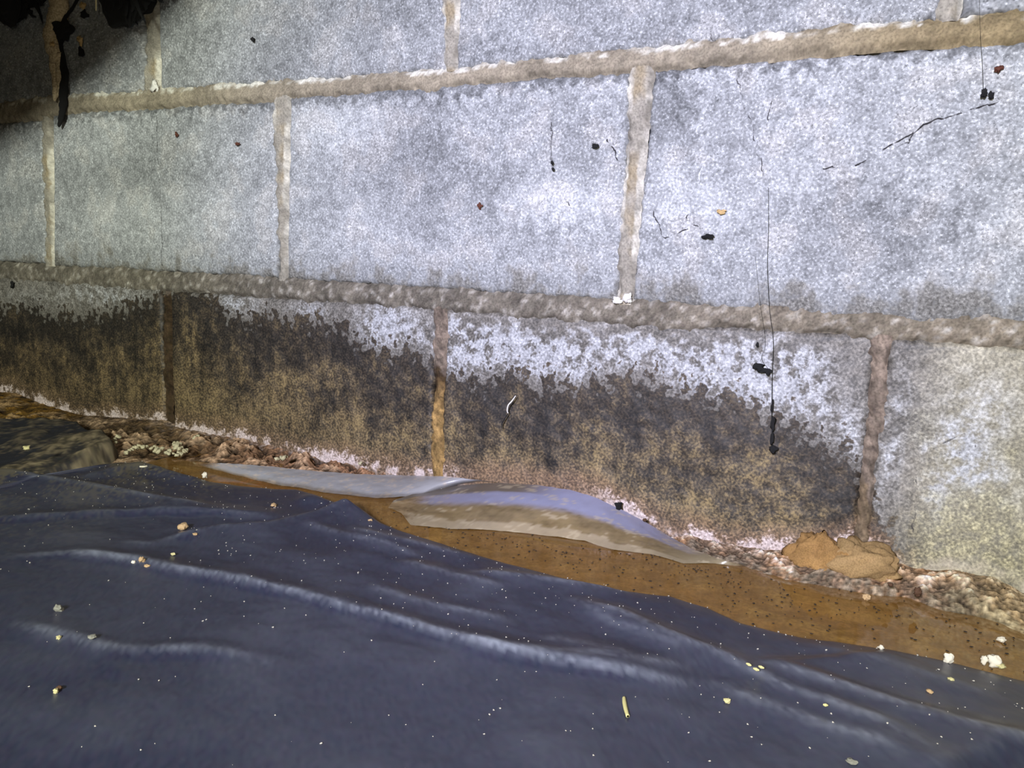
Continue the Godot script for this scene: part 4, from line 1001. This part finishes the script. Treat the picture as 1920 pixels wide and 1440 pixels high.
	for e in [
		["insect_husk", Vector3(0.4665, -0.1399, 0.003), Vector3(0.0085, 0.0036, 0.004), black, "glossy dark insect husk stuck on the large pale block, near the salt bloom's joint", "insect"],
		["soot_fleck", Vector3(0.6517, -0.04, 0.002), Vector3(0.0036, 0.004, 0.003), sooty, "small slanting dark fleck just beside the cobweb thread's black bead", "fleck"],
		["soot_fleck", Vector3(0.6542, -0.0227, 0.002), Vector3(0.0044, 0.0044, 0.003), rust, "dark reddish fleck above the black bead on the right block", "fleck"],
		["soot_fleck", Vector3(0.3624, -0.065, 0.002), Vector3(0.006, 0.003, 0.003), sooty, "short dark fleck near the upright joint on the middle block", "fleck"],
		["soot_fleck", Vector3(0.2496, -0.1172, 0.002), Vector3(0.004, 0.0045, 0.003), rust, "brown fleck amid the middle block's brownish smear", "fleck"],
		["soot_fleck", Vector3(-0.1603, -0.0376, 0.002), Vector3(0.0044, 0.005, 0.003), rust, "red-brown round fleck on the block right of the mud tube", "fleck"],
		["soot_fleck", Vector3(-0.063, -0.0512, 0.002), Vector3(0.006, 0.003, 0.003), rust, "small flat red-brown fleck beside the first clear upright joint", "fleck"],
		["soot_fleck", Vector3(-0.0381, 0.0567, 0.002), Vector3(0.005, 0.004, 0.003), sooty, "dark fleck on the topmost block in the clear left part", "fleck"],
		["soot_fleck", Vector3(-0.3154, 0.1092, 0.004), Vector3(0.010, 0.010, 0.005), black, "black diamond-shaped scrap between the two insulation tufts", "fleck"],
		["soot_fleck", Vector3(-0.3248, 0.066, 0.004), Vector3(0.008, 0.010, 0.005), black, "black ragged scrap right of the mud tube, below the diamond scrap", "fleck"],
		["tan_flake", Vector3(-0.3192, 0.1198, 0.003), Vector3(0.009, 0.007, 0.004), tan_m, "tan flake above the black diamond scrap", "flake"],
		["tan_flake", Vector3(-0.3274, 0.0802, 0.003), Vector3(0.008, 0.009, 0.004), tan_m, "pale tan flake between the two black scraps", "flake"],
		["tan_flake", Vector3(-0.3609, 0.0749, 0.017), Vector3(0.008, 0.006, 0.004), tan_m, "small pale flake stuck on the mud tube", "flake"],
		["soot_fleck", Vector3(-0.5009, -0.2303, 0.003), Vector3(0.006, 0.010, 0.004), black, "elongated black fleck at the far left end of the second mortar bed", "fleck"],
		["tan_flake", Vector3(0.4749, -0.12, 0.002), Vector3(0.007, 0.003, 0.002), tan_m, "thin orange-tan flake above the insect husk", "flake"],
		["salt_crumb", Vector3(0.392, -0.1973, 0.003), Vector3(0.011, 0.005, 0.006), pale, "white salt crumb left of the upright joint's lower end", "salt crumb"],
		["salt_crumb", Vector3(0.402, -0.1944, 0.003), Vector3(0.007, 0.007, 0.006), pale, "white salt crumb right of the upright joint's lower end", "salt crumb"],
		["salt_crumb", Vector3(-0.194, 0.0178, 0.003), Vector3(0.010, 0.012, 0.006), pale, "cream salt crumb at the foot of the upper left upright joint", "salt crumb"],
		["mortar_crumb", Vector3(0.4082, -0.3807, 0.008), Vector3(0.006, 0.006, 0.006), black, "dark crumb at the wall foot above the lower plastic strip", "crumb"],
	]:
		var o := put(e[0], lump(e[2], int(e[1].x * 1000.0) + 700, 0.6, 8, 10), e[3])
		o.position = e[1]
		tag(o, e[4], e[5])
	var straw := put("straw_piece", tube([Vector3(-0.2261, 0.1185, 0.05), Vector3(-0.2263, 0.1017, 0.05), Vector3(-0.2271, 0.0906, 0.05)], [0.0009, 0.0009, 0.0006], 6), solid(0.80, 0.74, 0.55))
	tag(straw, "thin pale straw hanging down beside the right insulation tuft", "straw")

# ---------------------------------------------------------------- crumbs on sheet, water and soil
# height of the black sheet at a place
func sheet_top(x: float, z: float) -> float:
	var i := clampi(sheet_xs.bsearch(x), 0, sheet_xs.size() - 1)
	var j := clampi(sheet_ts.bsearch(z - along_edge[i]), 0, sheet_ts.size() - 1)
	return sheet_pos[j * sheet_xs.size() + i].y

func build_crumbs():
	var pale := solid(0.84, 0.80, 0.72)
	var tan_m := solid(0.70, 0.58, 0.42)
	var grey := solid(0.50, 0.49, 0.44)
	var yellow := solid(0.74, 0.70, 0.50)
	var brown := solid(0.30, 0.20, 0.12)
	for e in [
		["crumb", Vector3(0.1235, -0.3965, 0.1407), 0.0056, 0.55, tan_m, "tan flake on the dark fold near the sheet's far edge"],
		["crumb", Vector3(0.1051, -0.396, 0.2245), 0.0085, 0.7, tan_m, "largest pale tan crumb on the left of the black sheet"],
		["crumb", Vector3(0.1287, -0.397, 0.2318), 0.0042, 0.6, tan_m, "small tan crumb just in front of the largest tan crumb"],
		["crumb", Vector3(0.1434, -0.397, 0.2644), 0.0036, 0.6, yellow, "oblong yellowish crumb behind the long main fold"],
		["crumb", Vector3(0.1371, -0.3935, 0.293), 0.0032, 0.7, pale, "whitish crumb at the left end of the flaky row on the main fold"],
		["crumb", Vector3(0.1422, -0.393, 0.29), 0.0050, 0.8, tan_m, "highest tan crumb of the flaky row on the main fold"],
		["crumb", Vector3(0.15, -0.3935, 0.2916), 0.0042, 0.5, tan_m, "rightmost tan crumb of the flaky row on the main fold"],
		["crumb", Vector3(0.1588, -0.3975, 0.3616), 0.0060, 0.7, grey, "grey rounded crumb on the dim left part of the sheet"],
		["crumb", Vector3(0.1963, -0.397, 0.3852), 0.0032, 0.8, yellow, "small yellowish crumb below the grey rounded crumb"],
		["crumb", Vector3(0.2117, -0.3965, 0.3754), 0.0050, 0.4, grey, "flat grey crumb on the faint curved fold"],
		["crumb", Vector3(0.2437, -0.3975, 0.4165), 0.0030, 0.9, yellow, "yellowish crumb with a dark neighbour low on the left"],
		["crumb", Vector3(0.2425, -0.3975, 0.4138), 0.0034, 0.7, brown, "dark crumb touching a yellowish crumb low on the left"],
		["crumb", Vector3(0.2224, -0.396, 0.1271), 0.0040, 0.4, tan_m, "tan flake at the sheet edge beside the muddy water"],
		["white_chip", Vector3(0.6614, -0.3965, 0.1256), 0.0052, 1.3, pale, "white chip standing alone at the sheet's wet edge, left of a pair"],
		["white_chip", Vector3(0.6813, -0.3975, 0.115), 0.0036, 1.5, pale, "narrow white chip next to the biggest white chip"],
		["white_chip", Vector3(0.6866, -0.396, 0.1164), 0.0080, 0.9, pale, "biggest white chip at the sheet's wet edge on the right"],
		["white_chip", Vector3(0.6899, -0.3975, 0.1177), 0.0050, 0.5, yellow, "yellowish chip just in front of the biggest white chip"],
		["white_chip", Vector3(0.6959, -0.4, 0.0706), 0.0050, 0.7, pale, "white chip in the brown water at the right"],
		["white_chip", Vector3(0.003, -0.396, 0.1129), 0.0055, 1.1, pale, "white chip at the sheet edge by the orange mud"],
		["white_chip", Vector3(-0.1516, -0.374, 0.1971), 0.0080, 0.5, yellow, "pale yellow-green chip on the soil-caked sheet"],
		["white_chip", Vector3(0.2225, -0.397, 0.0124), 0.0042, 0.7, pale, "white chip on the right end of the upper plastic strip"],
		["white_chip", Vector3(0.3457, -0.399, 0.054), 0.0040, 0.9, pale, "tiny white chip on the silt of the lower plastic strip"],
		["mortar_crumb", Vector3(0.3449, -0.3808, 0.012), 0.0110, 0.7, tan_m, "pinkish brown mortar crumb on the bluish part of the lower strip"],
		["mortar_crumb", Vector3(0.4342, -0.3873, 0.012), 0.0036, 0.8, brown, "dark brown crumb at the upper edge of the lower plastic strip"],
		["seed", Vector3(0.6286, -0.386, 0.0495), 0.0036, 0.8, brown, "dark seed on the tan mortar bank, the left one of two"],
		["seed", Vector3(0.6463, -0.388, 0.0478), 0.0054, 1.2, brown, "brown upright seed on the tan mortar bank, the right one of two"],
		["crumb", Vector3(0.5505, -0.396, 0.2463), 0.0036, 0.7, yellow, "yellowish crumb between the two long folds at the right"],
		["crumb", Vector3(0.6608, -0.398, 0.1552), 0.0036, 0.4, yellow, "yellowish crumb in front of the lone white chip"],
		["crumb", Vector3(0.6491, -0.398, 0.1748), 0.0040, 0.4, tan_m, "tan crumb with a thin tail on the far right folds"],
		["crumb", Vector3(0.6243, -0.3975, 0.1341), 0.0036, 0.7, pale, "pale crumb near the sheet edge above the dark pleat"],
		["crumb", Vector3(0.6126, -0.397, 0.2648), 0.0052, 0.4, grey, "flat grey crumb at the bottom of the picture"],
		["mud_clod", Vector3(0.6144, -0.4, 0.0481), 0.0060, 0.7, tan_m, "wet tan clod at the water line below the mortar bank"],
	]:
		var s: float = e[2]
		var at: Vector3 = e[1]
		var o := put(e[0], lump(Vector3(s, s * e[3], s * 0.8), int(absf(at.x) * 5000.0) + 40, 0.36, 9, 12), e[4])
		if at.z > along(sheet_edge, at.x) + 0.001 and at.x > -0.13: at.y = sheet_top(at.x, at.z) + s * e[3] * 0.34
		o.position = at
		tag(o, e[5], "chip" if e[0] == "white_chip" else "clod" if e[0] == "mud_clod" else "seed" if e[0] == "seed" else "crumb")
	# straw and husks
	var straw_m := solid(0.78, 0.74, 0.50)
	var s1 := put("straw_piece", tube([Vector3(0.5008, -0.3968, 0.2704), Vector3(0.5026, -0.3968, 0.275), Vector3(0.5048, -0.3968, 0.2798), Vector3(0.5078, -0.3968, 0.2855)], [0.0009, 0.0012, 0.0012, 0.0010], 7), straw_m)
	tag(s1, "curved pale straw piece lying alone on the open black sheet", "straw")
	var s2 := put("straw_piece", tube([Vector3(-0.0529, -0.389, 0.1448), Vector3(-0.0496, -0.389, 0.1424), Vector3(-0.0488, -0.389, 0.1394)], [0.0008, 0.0010, 0.0008], 6), solid(0.86, 0.82, 0.72))
	tag(s2, "short white straw piece on the peaked fold by the soil chips", "straw")
	var k := 0
	for e in [[[Vector3(0.5544, -0.389, 0.2135), Vector3(0.556, -0.389, 0.2139), Vector3(0.5575, -0.389, 0.2143)], "grass husk lying nearest the fold's crest, apart from two others"], [[Vector3(0.5609, -0.39, 0.2109), Vector3(0.5624, -0.39, 0.2113), Vector3(0.5642, -0.39, 0.2115)], "upper one of two grass husks lying close together"], [[Vector3(0.5586, -0.39, 0.2149), Vector3(0.5604, -0.39, 0.2152), Vector3(0.5621, -0.39, 0.2154)], "lower one of two grass husks lying close together"], [[Vector3(0.5968, -0.39, 0.233), Vector3(0.5981, -0.39, 0.2328), Vector3(0.5993, -0.39, 0.2325)], "single grass husk lying on the right-hand long folds"]]:
		var o := put("grass_husk", tube(e[0], [0.0004, 0.0010, 0.0003], 6, 0.6, 0.2, k), straw_m)
		tag(o, e[1], "husk")
		k += 1
	# pale chips among the soil at the wall's foot
	var chip := put("stone_chip", lump(Vector3(0.0062, 0.0042, 0.005), 31, 0.45, 8, 11), solid(0.70, 0.66, 0.53))
	var rng := RandomNumberGenerator.new()
	rng.seed = 5
	var first := true
	for p in [Vector3(-0.1034, -0.389, 0.1221), Vector3(-0.1089, -0.389, 0.1149), Vector3(-0.1106, -0.389, 0.1105), Vector3(-0.1146, -0.389, 0.1049), Vector3(-0.1125, -0.389, 0.1033), Vector3(-0.1142, -0.389, 0.0987), Vector3(-0.1096, -0.389, 0.0982), Vector3(-0.1089, -0.389, 0.0947), Vector3(-0.0987, -0.389, 0.0959), Vector3(-0.0999, -0.389, 0.091), Vector3(-0.0954, -0.389, 0.0905), Vector3(-0.0877, -0.389, 0.0992), Vector3(-0.0814, -0.389, 0.1001), Vector3(-0.0885, -0.389, 0.0912), Vector3(-0.0716, -0.389, 0.0985), Vector3(-0.0663, -0.389, 0.1001), Vector3(-0.0726, -0.389, 0.0937), Vector3(-0.096, -0.389, 0.07), Vector3(-0.101, -0.389, 0.0645), Vector3(-0.0963, -0.389, 0.0641), Vector3(-0.0901, -0.389, 0.0656), Vector3(-0.0818, -0.389, 0.0774), Vector3(-0.0716, -0.389, 0.0815), Vector3(-0.0754, -0.389, 0.0756), Vector3(-0.064, -0.389, 0.0816), Vector3(-0.0591, -0.389, 0.0836), Vector3(-0.0616, -0.389, 0.0911), Vector3(-0.0541, -0.389, 0.0939), Vector3(-0.0541, -0.389, 0.0993), Vector3(-0.062, -0.389, 0.0969), Vector3(-0.0898, -0.389, 0.0715), Vector3(-0.1017, -0.389, 0.0361), Vector3(-0.103, -0.389, 0.0305), Vector3(-0.1717, -0.389, 0.0831), Vector3(-0.1639, -0.389, 0.0933), Vector3(-0.1498, -0.389, 0.1014), Vector3(-0.059, -0.389, 0.0864), Vector3(-0.0636, -0.389, 0.0784), Vector3(0.0396, -0.389, 0.0493), Vector3(0.0397, -0.389, 0.0439), Vector3(0.0419, -0.389, 0.0422), Vector3(0.0416, -0.389, 0.0371), Vector3(0.1208, -0.389, 0.0112)]:
		var o := chip if first else chip.duplicate()
		if not first:
			o.name = numbered("stone_chip", self)
			add_child(o, true)
		first = false
		o.position = p + Vector3(0, 0.002, 0)
		o.rotation = Vector3(rng.randf() * 0.8, rng.randf() * TAU, rng.randf() * 0.8)
		o.scale = Vector3.ONE * rng.randf_range(0.5, 1.05)
		tag(o, "pale yellowish stone chip among others on the brown soil by the wall", "stone chip", "pale stone chips on the soil bank")
	# the finest dust flakes
	var mm := MultiMesh.new()
	mm.transform_format = MultiMesh.TRANSFORM_3D
	mm.mesh = lump(Vector3(0.0016, 0.0010, 0.0014), 3, 0.5, 4, 6)
	rng.seed = 99
	var at := []
	for q in 900:
		var x := rng.randf_range(-0.2, 0.78)
		var off := absf(rng.randfn(0.0, 0.11)) + 0.004 if q < 620 else rng.randf_range(0.0, 0.4)
		at.append(Vector3(x, 0, along(sheet_edge, x) + off))
	mm.instance_count = at.size()
	for q in at.size():
		var s := rng.randf_range(0.25, 1.0) * rng.randf_range(0.6, 1.0)
		mm.set_instance_transform(q, Transform3D(Basis(Vector3.UP, rng.randf() * TAU).scaled(Vector3(s, s, s)), Vector3(at[q].x, sheet_top(at[q].x, at[q].z) + 0.0002, at[q].z)))
	var o := MultiMeshInstance3D.new()
	o.name = "dust_flakes"
	o.multimesh = mm
	o.material_override = solid(0.74, 0.71, 0.66)
	add_child(o)
	tag(o, "hundreds of tiny pale dust flakes sprinkled over the black sheet", "debris", "", "stuff")
